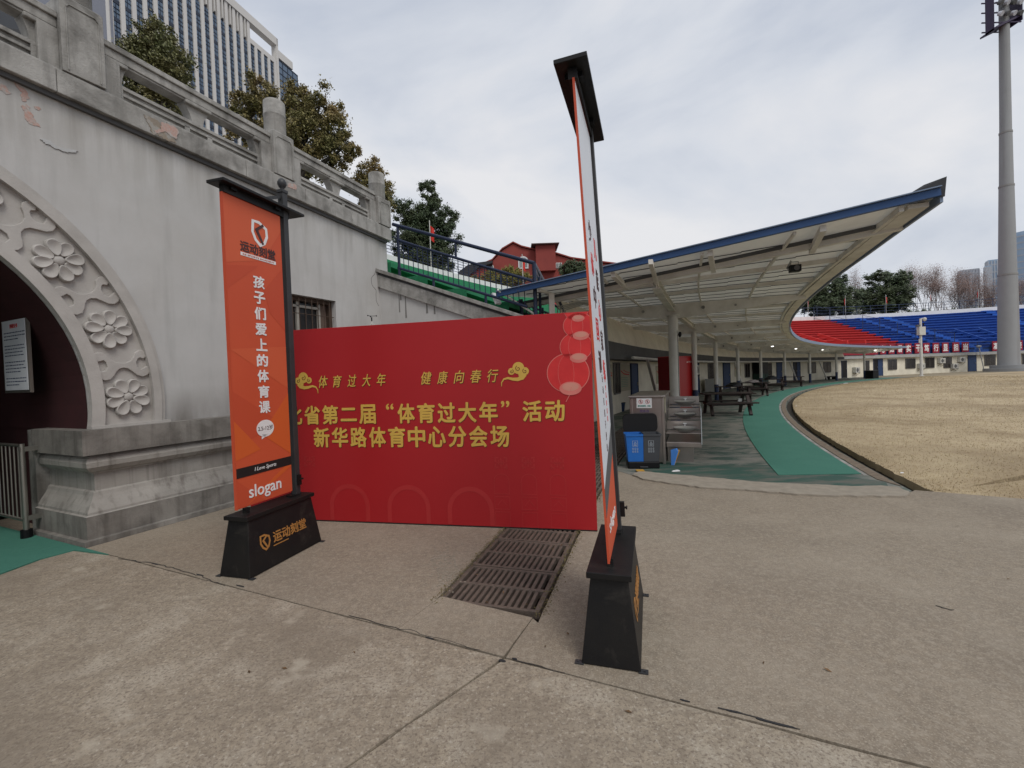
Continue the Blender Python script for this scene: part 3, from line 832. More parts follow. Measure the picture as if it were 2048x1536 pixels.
# folded steel barrier
br = thing('steel_barrier', 'folded stainless steel bar barrier against the arch pedestal', 'barrier', A0 - ux * .12, RZW)
MB().tube((0, 1.02, .10), (0, 1.02, 1.04), .025, n=12).obj('post', M_steelg, br, smooth=True)
MB().tube((0, 1.02, 1.02), (0, 2.4, 1.02), .018).obj('rail', M_steelg, br)
MB().tube((0, 1.02, .20), (0, 2.4, .20), .018).obj('rail', M_steelg, br)
for i in range(12): MB().tube((0, 1.12 + i * .105, .2), (0, 1.12 + i * .105, 1.02), .008, n=6).obj('bar', M_steelg, br)
for z in (.22, .98): MB().box(-.02, .12, 1.00, 1.04, z - .025, z + .025).obj('hinge', M_steelg, br)
MB().tube((0, 1.02, 0), (0, 1.02, .10), .05, n=14).obj('wheel', M_bink, br)

# ------------------------------------------------------------------ BALUSTRADE
bal = thing('stone_balustrade', 'weathered grey stone balustrade along the top of the entrance block', 'balustrade', A0, RZW)
bz = lambda s, z: z - .045 * s
def balpost(s, wide=.36):
    mb = MB(); y0, y1 = FW - .10, FW + .26; h = wide / 2; zb = bz(s, 4.897)
    zs = 5.68 - .10 * s
    mb.box(s - h, s + h, y0, y1, zb, zs)
    mb.hexa([(s - h, y0, zs), (s + h, y0, zs), (s + h, y1, zs), (s - h, y1, zs)], [(s - h + .03, y0 + .03, zs + .03), (s + h - .03, y0 + .03, zs + .03), (s + h - .03, y1 - .03, zs + .03), (s - h + .03, y1 - .03, zs + .03)])
    # raised frame round a sunk panel
    t = .035
    mb.box(s - h + .04, s - h + .04 + .012, y0 - .010, y0 + .001, zb + .02, zs - .10)
    mb.box(s + h - .052, s + h - .04, y0 - .010, y0 + .001, zb + .02, zs - .10)
    mb.box(s - h + .07, s + h - .07, y0 - .010, y0 + .001, zs - .072, zs - .060)
    for sg in (-1, 1):
        mb.bar((s + sg * (h - .046), y0 - .005, zs - .10), (s + sg * (h - .07), y0 - .005, zs - .066), .012, .012, up=(0, 1, 0))
    p = mb.obj('post', M_copes, bal, bevel=.006)
    c = MB(); r = h - .025
    c.lathe([(r, zs + .03), (r, zs + .30), (r + .006, zs + .31), (r + .006, zs + .325), (r, zs + .335), (r, zs + .50), (r * .985, zs + .53), (r * .90, zs + .545), (.001, zs + .55)], (s, (y0 + y1) / 2, 0), 28)
    c.obj('post_cap', M_copes, p, smooth=True)
PS = [-4.55, -2.15, .23, 2.63, 4.90]
for s in PS: balpost(s)
def bx(mb, s0, s1, y0, y1, z0, z1): shear(y0, y1, z0, z1, s0, s1, mb)
for a, b in zip(PS, PS[1:]):
    s0 = a + .18; s1 = b - .18; mid = (s0 + s1) / 2
    yb, yf = FW + .20, FW + .0
    for q0, q1 in ((s0, s0 + .16), (s1 - .16, s1)):
        pier = MB(); bx(pier, q0, q1, yf - .04, yb, 4.897, 5.32); pier.obj('pier', M_copes, bal, bevel=.005)
    r = MB()
    bx(r, s0, s1, FW - .02, FW + .18, 5.335, 5.43)
    bx(r, s0, s1, FW - .045, FW + .205, 5.43, 5.475)
    bx(r, s0, s1, FW - .035, FW + .195, 5.475, 5.50)
    bx(r, s0, s1, FW - .005, FW + .155, 5.312, 5.335)
    r.obj('handrail', M_copes, bal, bevel=.008)
    pn = MB()
    bx(pn, s0 + .16, s1 - .16, FW + .03, FW + .12, 4.897, 5.05)
    bx(pn, s0 + .16, s1 - .16, FW + .0, FW + .12, 5.05, 5.09)
    pass
    e = [(s0 + .16, s0 + .20), (mid - .17, mid - .11), (mid + .11, mid + .17), (s1 - .20, s1 - .16)]
    bx(pn, s0 + .20, s1 - .20, FW + .0, FW + .04, 4.975, 5.005)
    for q0, q1 in e: bx(pn, q0, q1, FW + .0, FW + .04, 4.897, 5.05 if (q0 < s0 + .17 or q1 > s1 - .17) else 5.0)
    pn.obj('panel', M_copes, bal, bevel=.003)
    for c, wdt in ((s0 + .16, .10), (mid, .18), (s1 - .16, .10)):   # vase brackets in the opening
        vb = MB(); rows = []
        for q, z in enumerate((5.09, 5.14, 5.19, 5.235, 5.275, 5.31)):
            w = wdt * (.55, .60, .72, .92, 1.12, 1.3)[q] * .5 * 1.4
            rows.append([(c - w, FW + .02, bz(c, z)), (c + w, FW + .02, bz(c, z)), (c + w, FW + .16, bz(c, z)), (c - w, FW + .16, bz(c, z))])
        vb.strip(rows, closed=True); vb.obj('bracket', M_copes, bal)
        vb = MB(); bx(vb, c - wdt * .9, c + wdt * .9, FW - .03, FW + .17, 5.285, 5.33); vb.obj('scroll_block', M_copes, bal, bevel=.012)

# ------------------------------------------------------------------ ORANGE SIGNS
ORG = [0]
def make_sign(full=True):
    t = thing('banner_sign', 'x', 'sign', group='black framed banner signs')
    # local: y along the long side (away from camera), x to the field side, z up
    b = MB(); bw, bl, tw, tl, h = .315, .87, .205, .75, .465
    b.hexa([(-bw/2, -bl/2, .004), (bw/2, -bl/2, .004), (bw/2, bl/2, .004), (-bw/2, bl/2, .004)], [(-tw/2, -tl/2, h), (tw/2, -tl/2, h), (tw/2, tl/2, h), (-tw/2, tl/2, h)])
    base = b.obj('base', M_black, t, bevel=.004)
    MB().box(-.122, .122, -.405, .405, h, h + .035).obj('base_top', M_black, t, bevel=.004)
    for sx in (-1, 1):
        for sy in (-1, 1):
            q = MB(); x = sx * (bw / 2 + .012); y = sy * (bl / 2 - .01)
            q.box(x - .025, x + .025, y - .018, y + .018, 0, .006); q.tube((x + sx * .008, y, .006), (x + sx * .008, y, .010), .007, n=10, k=0)
            q.obj('foot_tab', M_post, t)
    # lettering on the field-side face of the base (sloping face)
    def fb(x, y, z):
        xx = bw / 2 + (tw / 2 - bw / 2) * (y / h)
        return (xx + .002 + z, x, y)
    lg = MB()
    logo(lg, -.235, .235, .062, fb, 0, 0)
    put_text(lg, '运动刻堂', .055, .245, w=.40, size=.1, bold=.002, f=fb)
    flat(lg, [(-.155, .178), (.02, .178), (.02, .170), (-.155, .170)], fb, 0, .002)
    lg.obj('base_lettering', M_goldp, t)
    MB().box(-.018, .018, -.31, -.27, h + .035, .545).obj('stub', M_black, t)
    MB().box(-.03, .03, .20, .33, h + .035, .515).obj('foot_plate', M_black, t)
    # upper assembly (kept as parts of their own so that one sign can lean)
    up = MB(); up.box(-.030, .030, .265, .325, .505, 3.44)
    post = up.obj('post', M_post, t, bevel=.003)
    MB().box(-.036, .036, .258, .332, 3.44, 3.47).obj('post_cap', M_post, t, bevel=.003)
    MB().lathe([(.018, 3.47), (.018, 3.485), (.03, 3.50), (.042, 3.525), (.042, 3.545), (.03, 3.57), (.012, 3.585), (.001, 3.587)], (0, .295, 0), 16).obj('finial', M_post, t, smooth=True)
    MB().bar((0, .27, 3.40), (0, .02, 3.285), .02, .03).obj('strut', M_post, t)
    MB().box(-.09, .09, -.44, .48, 3.262, 3.287).obj('roof_plate', M_black, t, bevel=.003)
    MB().box(-.025, .025, -.38, .34, 3.20, 3.262).obj('top_rail', M_black, t)
    for y in (-.30, .18): MB().box(-.05, .05, y - .03, y + .03, 3.235, 3.262).obj('plate_block', M_bink, t)
    # clamps
    q = MB(); q.box(.03, .06, .28, .31, .60, .70); q.tube((.03, .295, .66), (.075, .295, .66), .008, n=8); q.box(.07, .078, .275, .315, .652, .668); q.obj('clamp', M_black, t)
    return t
def logo(mb, cx, cy, r, f, k1, k2, w=None):
    w = w or r * .26
    hexg = [(-.60, .95), (.12, .88), (.86, .42), (.80, -.48), (.18, -1.0), (-.42, -.80), (-.95, .0), (-.90, .45)]
    hexg = [(-.78, .98), (-.05, 1.0), (.80, .62), (.86, -.05), (.52, -.72), (.0, -1.0), (-.55, -.62), (-.88, .02)]
    pts = [(cx + x * r * .9, cy + y * r) for x, y in hexg]
    stroke(mb, pts, w, f, 0, .0015, k1, closed=True)
    ck = [(.46, .88), (-.40, .30), (.34, -.86)]
    stroke(mb, [(cx + x * r * .9, cy + y * r) for x, y in ck], w * .9, f, .0016, .003, k2)
def panel_left(t):
    # orange fabric panel: y -.40 .. .25, z .57 .. 3.20 ; its lower edge is level with the top rail
    x0, x1 = -.012, .012
    p = MB()
    rows = []
    ny, nz = 6, 40
    for i in range(nz + 1):
        z = lerp(.555, 3.20, i / nz); row = []
        for j in range(ny + 1):
            y = lerp(-.385, .235, j / ny)
            row.append((x1 + .0009 * noise.noise(Vector((y * 5, z * 2, 0))), y, z))
        rows.append(row)
    p.strip(rows)
    p.box(x0, x1 - .002, -.385, .235, .555, 3.20)
    o = p.obj('panel', M_orange, t)
    MB().box(-.014, .016, -.390, -.385, .55, 3.2).obj('panel_hem', M_orange3, t)
    f = lambda x, y, z: (x1 + .0012 + z, x, y)
    tri = MB()
    for poly, k in (([(-.384, 2.62), (.0, 2.72), (.234, 3.05), (.234, 3.19), (-.384, 3.19)], 0), ([(-.384, 2.40), (-.05, 2.66), (-.384, 2.60)], 1), ([(.0, 2.45), (.234, 2.70), (.234, 2.1), (.06, 2.25)], 1), ([(-.384, 1.9), (.234, 1.55), (.234, 1.95)], 0), ([(-.384, 1.55), (.10, 1.25), (-.384, 1.05)], 1), ([(.234, 1.50), (-.10, 1.15), (.234, .92)], 2), ([(-.384, 1.30), (-.384, .96), (-.12, 1.02)], 2), ([(-.30, .56), (.234, .86), (.234, .80)], 2), ([(-.384, .80), (-.384, .56), (-.1, .56)], 1)):
        flat(tri, poly, f, 0, .0002 + .0002 * k, k)
    tri.obj('panel_facets', [M_orange2, M_orange3, M_orange4], t)
    w = MB(); f2 = lambda x, y, z: (x1 + .0024 + z, x, y)
    for i, ch in enumerate('孩子们爱上的体育课'):
        put_text(w, ch, -.055, 2.515 - i * .1405, w=.118, h=.105, size=.12, bold=.0035, f=f2)
    flat(w, disc(-.058, 1.20, .098, .076, 32), f2, 0, .001); flat(w, [(-.10, 1.15), (-.03, 1.14), (-.105, 1.105)], f2, 0, .001)
    put_text(w, 'slogan', -.085, .655, w=.36, h=None, size=.1, bold=.0012, f=f2)
    flat(w, [(-.236, 2.745), (.155, 2.745), (.155, 2.715), (-.236, 2.715)], f2, 0, .001)
    w.obj('panel_lettering', M_white, t)
    bl_ = MB(); flat(bl_, [(-.384, .895), (.234, .895), (.234, .812), (-.384, .812)], f2, 0, .001); bl_.obj('panel_band', M_blk, t)
    w2 = MB(); f3 = lambda x, y, z: (x1 + .0042 + z, x, y)
    put_text(w2, 'I Love Sports', -.075, .852, w=.245, size=.1, shear=.3, f=f3); w2.obj('band_lettering', M_white, t)
    d = MB(); put_text(d, '运动刻堂', -.042, 2.80, w=.385, h=.09, size=.1, bold=.0028, f=f2)
    d.obj('brand_lettering', M_dkprint, t)
    lgm = MB(); logo(lgm, -.018, 2.955, .102, f2, 0, 1); lgm.obj('logo', [M_white, M_dkprint], t)
    s = MB(); put_text(s, '2.5-12岁', -.058, 1.203, w=.165, size=.05, f=f3); s.obj('age_lettering', M_dkprint, t)
    s = MB(); put_text(s, 'KE SPORTS ACADEMY', -.04, 2.73, w=.35, h=.014, size=.05, f=f3); s.obj('small_lettering', M_orange3, t)
def panel_right(t):
    x1 = .010
    MB().box(.0, .010, -.385, .235, .555, 3.20).obj('panel', M_orange, t)
    MB().box(-.002, .0105, -.390, -.385, .55, 3.2).obj('panel_hem', M_orange3, t)
    f = lambda x, y, z: (x1 + z, x, y)
    w = MB(); flat(w, [(-.385, .96), (.235, 1.24), (.235, 3.18), (-.385, 3.18)], f, 0, .002); w.obj('white_field', M_white2, t)
    b = MB(); flat(b, [(-.385, .80), (.235, 1.06), (.235, 1.235), (-.385, .955)], f, 0, .002); b.obj('panel_band', M_dkbeam, t)
    f2 = lambda x, y, z: (x1 + .0025 + z, x, y)
    s = MB(); put_text(s, 'slogan', -.075, .70, w=.40, h=.10, size=.1, f=f2); s.obj('panel_lettering', M_white, t)
    d = MB(); rnd = random.Random(4)
    z = 2.42
    for i, (c1, c2) in enumerate((('少', '儿'), ('体', '能'), ('中', '心'), ('国', '家'), ('训', '练'))):
        put_text(d, c1, -.20 + .01 * i, z, w=.12, h=.13, size=.12, bold=.0008, f=f2, k=i % 2)
        put_text(d, c2, .02 + .01 * i, z - .05, w=.12, h=.13, size=.12, bold=.0008, f=f2, k=(i + 1) % 2); z -= .19
    for i in range(7):
        put_text(d, '运动让孩子更快乐'[i], -.10, 1.56 - i * .07 + .0, w=.04, h=.045, size=.05, f=f2, k=0)
        put_text(d, '专注少儿体育教育'[i], .06, 1.60 - i * .05, w=.04, h=.035, size=.05, f=f2, k=1)
    d.obj('column_lettering', [M_dkprint, M_signred], t)
def lean(t, ang, pivz=.50):
    for c in kids(t):
        if c.name.split('.')[0] in ('base', 'base_top', 'foot_tab', 'base_lettering', 'stub', 'foot_plate'): continue
        c.matrix_local = Matrix.Translation((0, 0, pivz)) @ Matrix.Rotation(ang, 4, 'Y') @ Matrix.Translation((0, 0, -pivz))
sL = make_sign(); panel_left(sL)
sL['label'] = 'orange banner sign with white Chinese column text on trapezoid black base'
sL.location = (-2.24, 4.12, 0); sL.rotation_euler = (0, 0, -math.atan2(.27, .963))
sR = make_sign(); panel_right(sR)
sR['label'] = 'near banner sign seen edge-on, white face, orange edge, scuffed black base'
sR.location = (.605, 2.81, 0); sR.rotation_euler = (0, 0, -math.atan2(.262, .965) - R_(1.9))
bpy.context.view_layer.update()
lean(sR, -R_(2.3))
for c in kids(sR):
    if c.name.startswith('post') or c.name.startswith('finial'): pass

# ------------------------------------------------------------------ RED BACKDROP
bo = gnd(640, 1042); be = (gnd(1190, 1063) - bo).normalized()
bd = thing('red_backdrop', 'big red new year sports backdrop board with gold lettering and lanterns', 'backdrop board', (bo.x, bo.y, 0), math.atan2(be.y, be.x))
MB().box(-.93, 3.14, .0, .045, .012, 2.207).obj('board', M_red, bd, bevel=.002)
MB().box(-.93, 3.14, .001, .046, 0, .012).obj('bottom_edge', M_blk, bd)
for x in (-.5, 1.1, 2.7):
    q = MB(); q.bar((x, .05, 1.5), (x, .75, .02), .03, .03); q.bar((x, .06, .02), (x, .75, .02), .03, .03); q.obj('brace', M_post, bd)
f = lambda x, y, z: (x, -.001 - z, y)
tone = MB()
for cx, w, hgt in ((.39, .25, .435), (1.11, .255, .435), (1.82, .26, .43)):
    ringpoly(tone, cx, hgt - w, w - .05, w, f, 0, .001, 24, 0, PI)
    for sx in (-1, 1):
        xa = cx + sx * (w - .05); xb = cx + sx * w
        flat(tone, [(min(xa, xb), .02), (max(xa, xb), .02), (max(xa, xb), hgt - w), (min(xa, xb), hgt - w)], f, 0, .001)
for cx in (-.10, 2.17, 2.46, 2.76):
    for (dx, dy, w, h) in ((-.05, .05, .04, .015), (.05, .05, .04, .015), (-.05, -.05, .04, .015), (.05, -.05, .04, .015), (-.06, .03, .015, .05), (.06, .03, .015, .05), (-.06, -.04, .015, .05), (.06, -.04, .015, .05), (0, 0, .012, .09), (0, 0, .09, .012), (-.025, .0, .012, .05), (.025, 0, .012, .05)):
        flat(tone, [(cx + dx - w / 2, .69 + dy - h / 2), (cx + dx + w / 2, .69 + dy - h / 2), (cx + dx + w / 2, .69 + dy + h / 2), (cx + dx - w / 2, .69 + dy + h / 2)], f, 0, .001)
for cx in (2.17, 2.46, 2.76):
    stroke(tone, [(cx - .08, .36), (cx - .08, .50)] + [(cx - .08 * math.cos(PI * i / 10), .50 + .07 * math.sin(PI * i / 10)) for i in range(1, 10)] + [(cx + .08, .50), (cx + .08, .36)], .008, f, 0, .001, closed=True)
    stroke(tone, [(cx - .08, .20), (cx + .08, .20), (cx + .08, .33), (cx - .08, .33)], .008, f, 0, .001, closed=True)
    stroke(tone, [(cx - .08, .02), (cx + .08, .02), (cx + .08, .17), (cx - .08, .17)], .008, f, 0, .001, closed=True)
    stroke(tone, [(cx - .05, .24), (cx, .30), (cx + .05, .24)], .008, f, 0, .001)
tone.obj('tone_print', M_red2, bd)
gl = MB(); sh = MB()
def btxt(body, x0, x1, zc, h, bold, shear=0., per=True, gap=.82):
    n = len(body); pw = (x1 - x0) / n
    for i, ch in enumerate(body):
        if ch == ' ': continue
        cx = x0 + pw * (i + .5)
        ww = pw * gap; hh = h
        if ch in '“”':
            put_text(gl, ch, cx + (.04 if ch == '“' else -.05), zc + h * .38, w=pw * .36, size=.2, bold=bold * .5, f=f); continue
        if ch == '二': hh = h * .68
        put_text(sh, ch, cx + .006, zc - .006, w=ww, h=hh, size=.2, bold=bold, f=lambda x, y, z: (x, -.0012 - z * .4, y), shear=shear)
        put_text(gl, ch, cx, zc, w=ww, h=hh, size=.2, bold=bold, f=lambda x, y, z: (x, -.0035 - z, y), shear=shear)
btxt('湖北省第二届“体育过大年”活动', -.62, 2.87, 1.222, .205, .0058)
btxt('新华路体育中心分会场', -.045, 2.285, .965, .215, .0058)
btxt('体育过大年', .035, .935, 1.60, .135, .002, shear=.25, gap=.62)
btxt('健康向春行', 1.285, 2.21, 1.60, .135, .002, shear=.25, gap=.66)
def cloud(cx, cy, s, fl):
    g_ = lambda x, y, z: f(cx + fl * x * s, cy + y * s, z)
    zz_ = .0020
    for (x, y, r) in ((.012, .055, .062), (.082, .02, .040), (-.062, .022, .036), (.045, -.012, .035)):
        flat(gl, disc(x, y, r, r, 20), g_, zz_, zz_ + .001); zz_ += .0003
    stroke(gl, [(.075, -.01), (.05, -.045), (.0, -.062), (-.05, -.058), (-.10, -.045), (-.145, -.055), (-.17, -.09), (-.172, -.13)], lambda t: .046 * (1 - t) ** 1.2 + .006, g_, .0034, .0040)
    for (x, y, r, sg) in ((.080, .020, .026, 1), (-.060, .022, .022, -1), (.010, .050, .030, 1)):
        stroke(sh, [(x + sg * r * (1 - i / 15) * math.cos(i * .55 + 2), y + r * (1 - i / 15) * math.sin(i * .55 + 2)) for i in range(14)], .006, g_, .0041, .0045)
cloud(-.12, 1.60, 1.0, -1); cloud(2.38, 1.615, 1.0, 1)
sh.obj('letter_shadow', M_goldsh, bd); gl.obj('gold_lettering', M_gold, bd)
ln = MB()
def lantern(cx, cy, rx, ry, tilt=.0):
    for i_, (kx, sc, k) in enumerate(((0, 1.0, 1), (0.0, .965, 0))):
        q = [(min(3.135, cx + x), min(2.2, cy + y)) for x, y in disc(0, 0, rx * sc, ry * sc, 36)]
        flat(ln, q, f, .001 + i_ * .0012, .0018 + i_ * .0012, k)
    for o_ in (-.5, .3):
        pts = [(cx + rx * .93 * o_ * math.cos(t) * 1.0, cy + ry * .93 * math.sin(t)) for t in [R_(a) for a in range(-70, 71, 14)]]
        if max(p[0] for p in pts) < 3.12 and max(p[1] for p in pts) < 2.19: stroke(ln, pts, .0022, f, .0031, .0034, 1)
    q = [(min(3.135, cx + x + .02), cy - ry * .78 + y) for x, y in disc(0, 0, rx * .52, ry * .34, 24)]
    flat(ln, q, f, .0037, .0045, 1)
    q = [(min(3.135, cx + x + .02), cy - ry * .70 + y) for x, y in disc(0, 0, rx * .38, ry * .2, 24)]
    flat(ln, q, f, .0046, .0052, 2)
lantern(3.0, 2.22, .12, .10)
lantern(3.02, 2.07, .155, .13); lantern(2.99, 1.86, .165, .145); lantern(2.90, 1.60, .215, .20)
stroke(ln, [(2.93, 1.46), (2.91, 1.38), (2.87, 1.31)], .006, f, .0053, .0058, 1)
ln.obj('lantern_print', [M_redl, M_pink, mat('lantern_mouth', (.60, .26, .20), .5)], bd)

# wifi / weather gadget sticking up behind the board
wx = thing('weather_vane', 'small white antenna with spread legs rising behind the red backdrop', 'antenna', at(746, 700, 7.0))
z0 = 0
p = at(746, 632, 7.0) - at(746, 700, 7.0)
MB().tube((0, 0, -.9), (0, 0, p.z - .08), .012).obj('mast', M_ac, wx)
MB().tube((0, 0, p.z - .12), (0, 0, p.z - .02), .010).obj('hub', M_bink, wx)
q = MB()
for a in range(3): q.tube((0, 0, p.z), (.075 * math.cos(a * 2.1), .075 * math.sin(a * 2.1), p.z), .004, n=5); q.lathe([(.001, -.012), (.014, 0), (.001, .012)], (.075 * math.cos(a * 2.1), .075 * math.sin(a * 2.1), p.z), 8)
q.obj('cups', M_bink, wx)
for a in range(3): MB().tube((0, 0, p.z - .10), (.22 * math.cos(a * 2.1 + .2), .22 * math.sin(a * 2.1 + .2), p.z - .32), .004, n=5).obj('stay', M_ac, wx)

# ------------------------------------------------------------------ GRANDSTAND
gs = thing('grandstand', 'curved stadium grandstand with green, red and blue stepped seating above cream rooms', 'grandstand')
R0, R1, NR = 75.0, 87.0, 14
TH0, THW = 20.76, 120.0
def zrim(th): return 7.85 + max(0, th - 66) * .046
def zseat(R, th): return 2.62 + (zrim(th) - .35 - 2.62) * (R - R0) / (R1 - R0)
def tier(name, t0, t1, m, label=None):
    n = max(2, int((t1 - t0) / 1.1)); mb = MB()
    dr = (R1 - R0) / NR
    for j in range(n):
        ta = lerp(t0, t1, j / n); tb = lerp(t0, t1, (j + 1) / n)
        for i in range(NR):
            Ra = R0 + i * dr; Rb = Ra + dr
            if j == 0: mb.add([RP(Ra, ta, 1.9), RP(Rb, ta, 1.9), RP(Rb, ta, zseat(Rb, ta)), RP(Ra, ta, zseat(Rb, ta))], [(0, 1, 2, 3)])
            za0 = zseat(Ra, ta); za1 = zseat(Rb, ta); zb0 = zseat(Ra, tb); zb1 = zseat(Rb, tb)
            # riser with an overhanging nosing, then tread
            mb.add([RP(Ra + .22, ta, za0), RP(Ra + .22, tb, zb0), RP(Ra + .22, tb, zb1 - .10), RP(Ra + .22, ta, za1 - .10), RP(Ra, ta, za1 - .10), RP(Ra, tb, zb1 - .10), RP(Ra, tb, zb1), RP(Ra, ta, za1), RP(Rb + .22, tb, zb1), RP(Rb + .22, ta, za1)],
                   [(0, 1, 2, 3), (3, 2, 5, 4), (4, 5, 6, 7), (7, 6, 8, 9)])
    o = mb.obj(name, m, gs, recalc=False)
    if label: o['label'] = label
    return o
tier('seating_tier', TH0 + .26, 37, M_tgreen, 'green stepped seating')
tier('seating_tier', 37, 73.6, M_tred, 'red stepped seating')
tier('seating_tier', 73.6, THW, M_tblue, 'blue stepped seating')
# aisles of smaller steps and walled exits
def aisle(t0, w, m, ra=R0, rb=R1):
    mb = MB(); n = NR * 2; dr = (R1 - R0) / n
    for i in range(n):
        Ra = R0 + i * dr; Rb = Ra + dr
        if Ra < ra or Rb > rb: continue
        z = zseat(Rb, t0) + .10
        q = [RP(Ra, t0, 0), RP(Ra, t0 + w, 0), RP(Rb + .02, t0 + w, 0), RP(Rb + .02, t0, 0)]
        mb.hexa([(p.x, p.y, z - .45) for p in q], [(p.x, p.y, z) for p in q])
    mb.obj('aisle_steps', m, gs)
aisle(60.5, .9, M_tred2); aisle(80.0, .9, M_tblue2); aisle(77.2, .7, M_tblue2); aisle(91, .9, M_tblue2)
def exitwall(t0, m, m2, Ra=75.2, Rb=80.4):
    for t in (t0, t0 + 2.6):
        mb = MB()
        for i in range(10):
            r0 = lerp(Ra, Rb, i / 10); r1 = lerp(Ra, Rb, (i + 1) / 10)
            z0 = max(zseat(Ra, t) + 1.35, zseat(r0, t) + .55); z1 = max(zseat(Ra, t) + 1.35, zseat(r1, t) + .55)
            a, b = RP(r0, t), RP(r1, t); d = (b - a).normalized(); s = Vector((-d.y, d.x, 0)) * .08
            mb.hexa([a - s + Vector((0, 0, 2.4)), b - s + Vector((0, 0, 2.4)), b + s + Vector((0, 0, 2.4)), a + s + Vector((0, 0, 2.4))], [(a - s) + Vector((0, 0, z0)), (b - s) + Vector((0, 0, z1)), (b + s) + Vector((0, 0, z1)), (a + s) + Vector((0, 0, z0))])
        mb.obj('exit_wall', m, gs)
exitwall(63.6, M_tred2, M_rim); exitwall(83.2, M_tblue, M_rim)
# rim wall, ledge, facing
def band(name, Ra, Rb, za, zb, t0, t1, m, parent=gs, step=1.5, ztop=None, zbot=None):
    n = max(2, int((t1 - t0) / step)); rows = []
    for j in range(n + 1):
        t = lerp(t0, t1, j / n)
        lo = zbot(t) if zbot else za; hi = ztop(t) if ztop else zb
        rows.append([RP(Ra, t, lo), RP(Rb, t, lo), RP(Rb, t, hi), RP(Ra, t, hi)])
    mb = MB(); mb.strip(rows, closed=True)
    mb.add(rows[0], [(0, 1, 2, 3)]); mb.add(rows[-1], [(3, 2, 1, 0)])
    return mb.obj(name, m, parent)
band('rim_wall', R1 + .02, R1 + .3, 0, 0, TH0, THW, M_rim, zbot=lambda t: zrim(t) - .42, ztop=lambda t: zrim(t) + .25)
band('outer_wall', R1 + .05, R1 + .28, 0, 0, TH0, THW, M_ledge, zbot=lambda t: -.1, ztop=lambda t: zrim(t) - .42)
band('room_wall', R0 + .02, R0 + .3, -.1, 2.02, TH0, THW, M_cream, step=1.0)
band('ledge', R0 - .35, R0 + .1, 2.02, 2.30, 61.9, THW, M_ledge)
band('ledge_front', R0 - .30, R0 + .05, 2.30, 2.62, 61.9, THW, M_ledge, zbot=lambda t: 2.305, ztop=lambda t: 2.36)
band('seating_front', R0 + .0, R0 + .15, 2.3, 2.75, TH0, THW, M_tblue, zbot=lambda t: 2.30, ztop=lambda t: zseat(R0, t) + .1)
band('soffit_beam', R0 - .55, R0 - .05, 2.20, 2.56, TH0, 61.85, M_dkbeam, zbot=lambda t: table(t, [(21, 2.22), (35, 2.15), (60, 1.98)]), ztop=lambda t: table(t, [(21, 2.60), (35, 2.50), (45, 2.30), (61, 2.25)]))
band('soffit', R0 - .60, R0 + .02, 2.02, 2.19, TH0, 61.85, M_dkbeam, zbot=lambda t: 2.0 if t < 40 else 1.98, ztop=lambda t: table(t, [(21, 2.215), (35, 2.14), (60, 1.985)]))
# canopy height tables
ZF = [(19.95, 3.41), (21.7, 3.33), (24.4, 3.27), (28, 3.20), (31.5, 3.12), (38, 2.96), (44, 2.91), (62, 2.86)]
ZR = [(19.8, 3.00), (20.9, 3.02), (22, 3.14), (23.5, 3.30), (26, 3.38), (30, 3.36), (35, 3.16), (40, 2.98), (46, 2.88), (62, 2.78)]
RF, RR = 69.25, 74.75
def zdeck(R, th): return lerp(table(th, ZF), table(th, ZR), (R - RF) / (RR - RF))
# beige bulging cladding between the soffit beam and the canopy, in panels
n = 30
for j in range(n):
    ta = lerp(22.6, 61.85, j / n); tb = lerp(22.6, 61.85, (j + 1) / n) - .006
    rows = []
    for i in range(7):
        q = i / 6
        row = []
        for t in (ta, (ta + tb) / 2, tb):
            zl = table(t, [(21, 2.60), (35, 2.50), (45, 2.30), (61, 2.25)]); zh = zdeck(RR, t) + .14
            bul = .05 * math.sin(PI * q)
            row.append(RP(lerp(R0 - .56, R0 - .22, q) - bul + (.012 * noise.noise(Vector((t, q * 2, 3)))), t, lerp(zl, zh, q)))
        rows.append(row)
    MB().strip(rows).obj('cladding_panel', M_beige, gs, smooth=True)
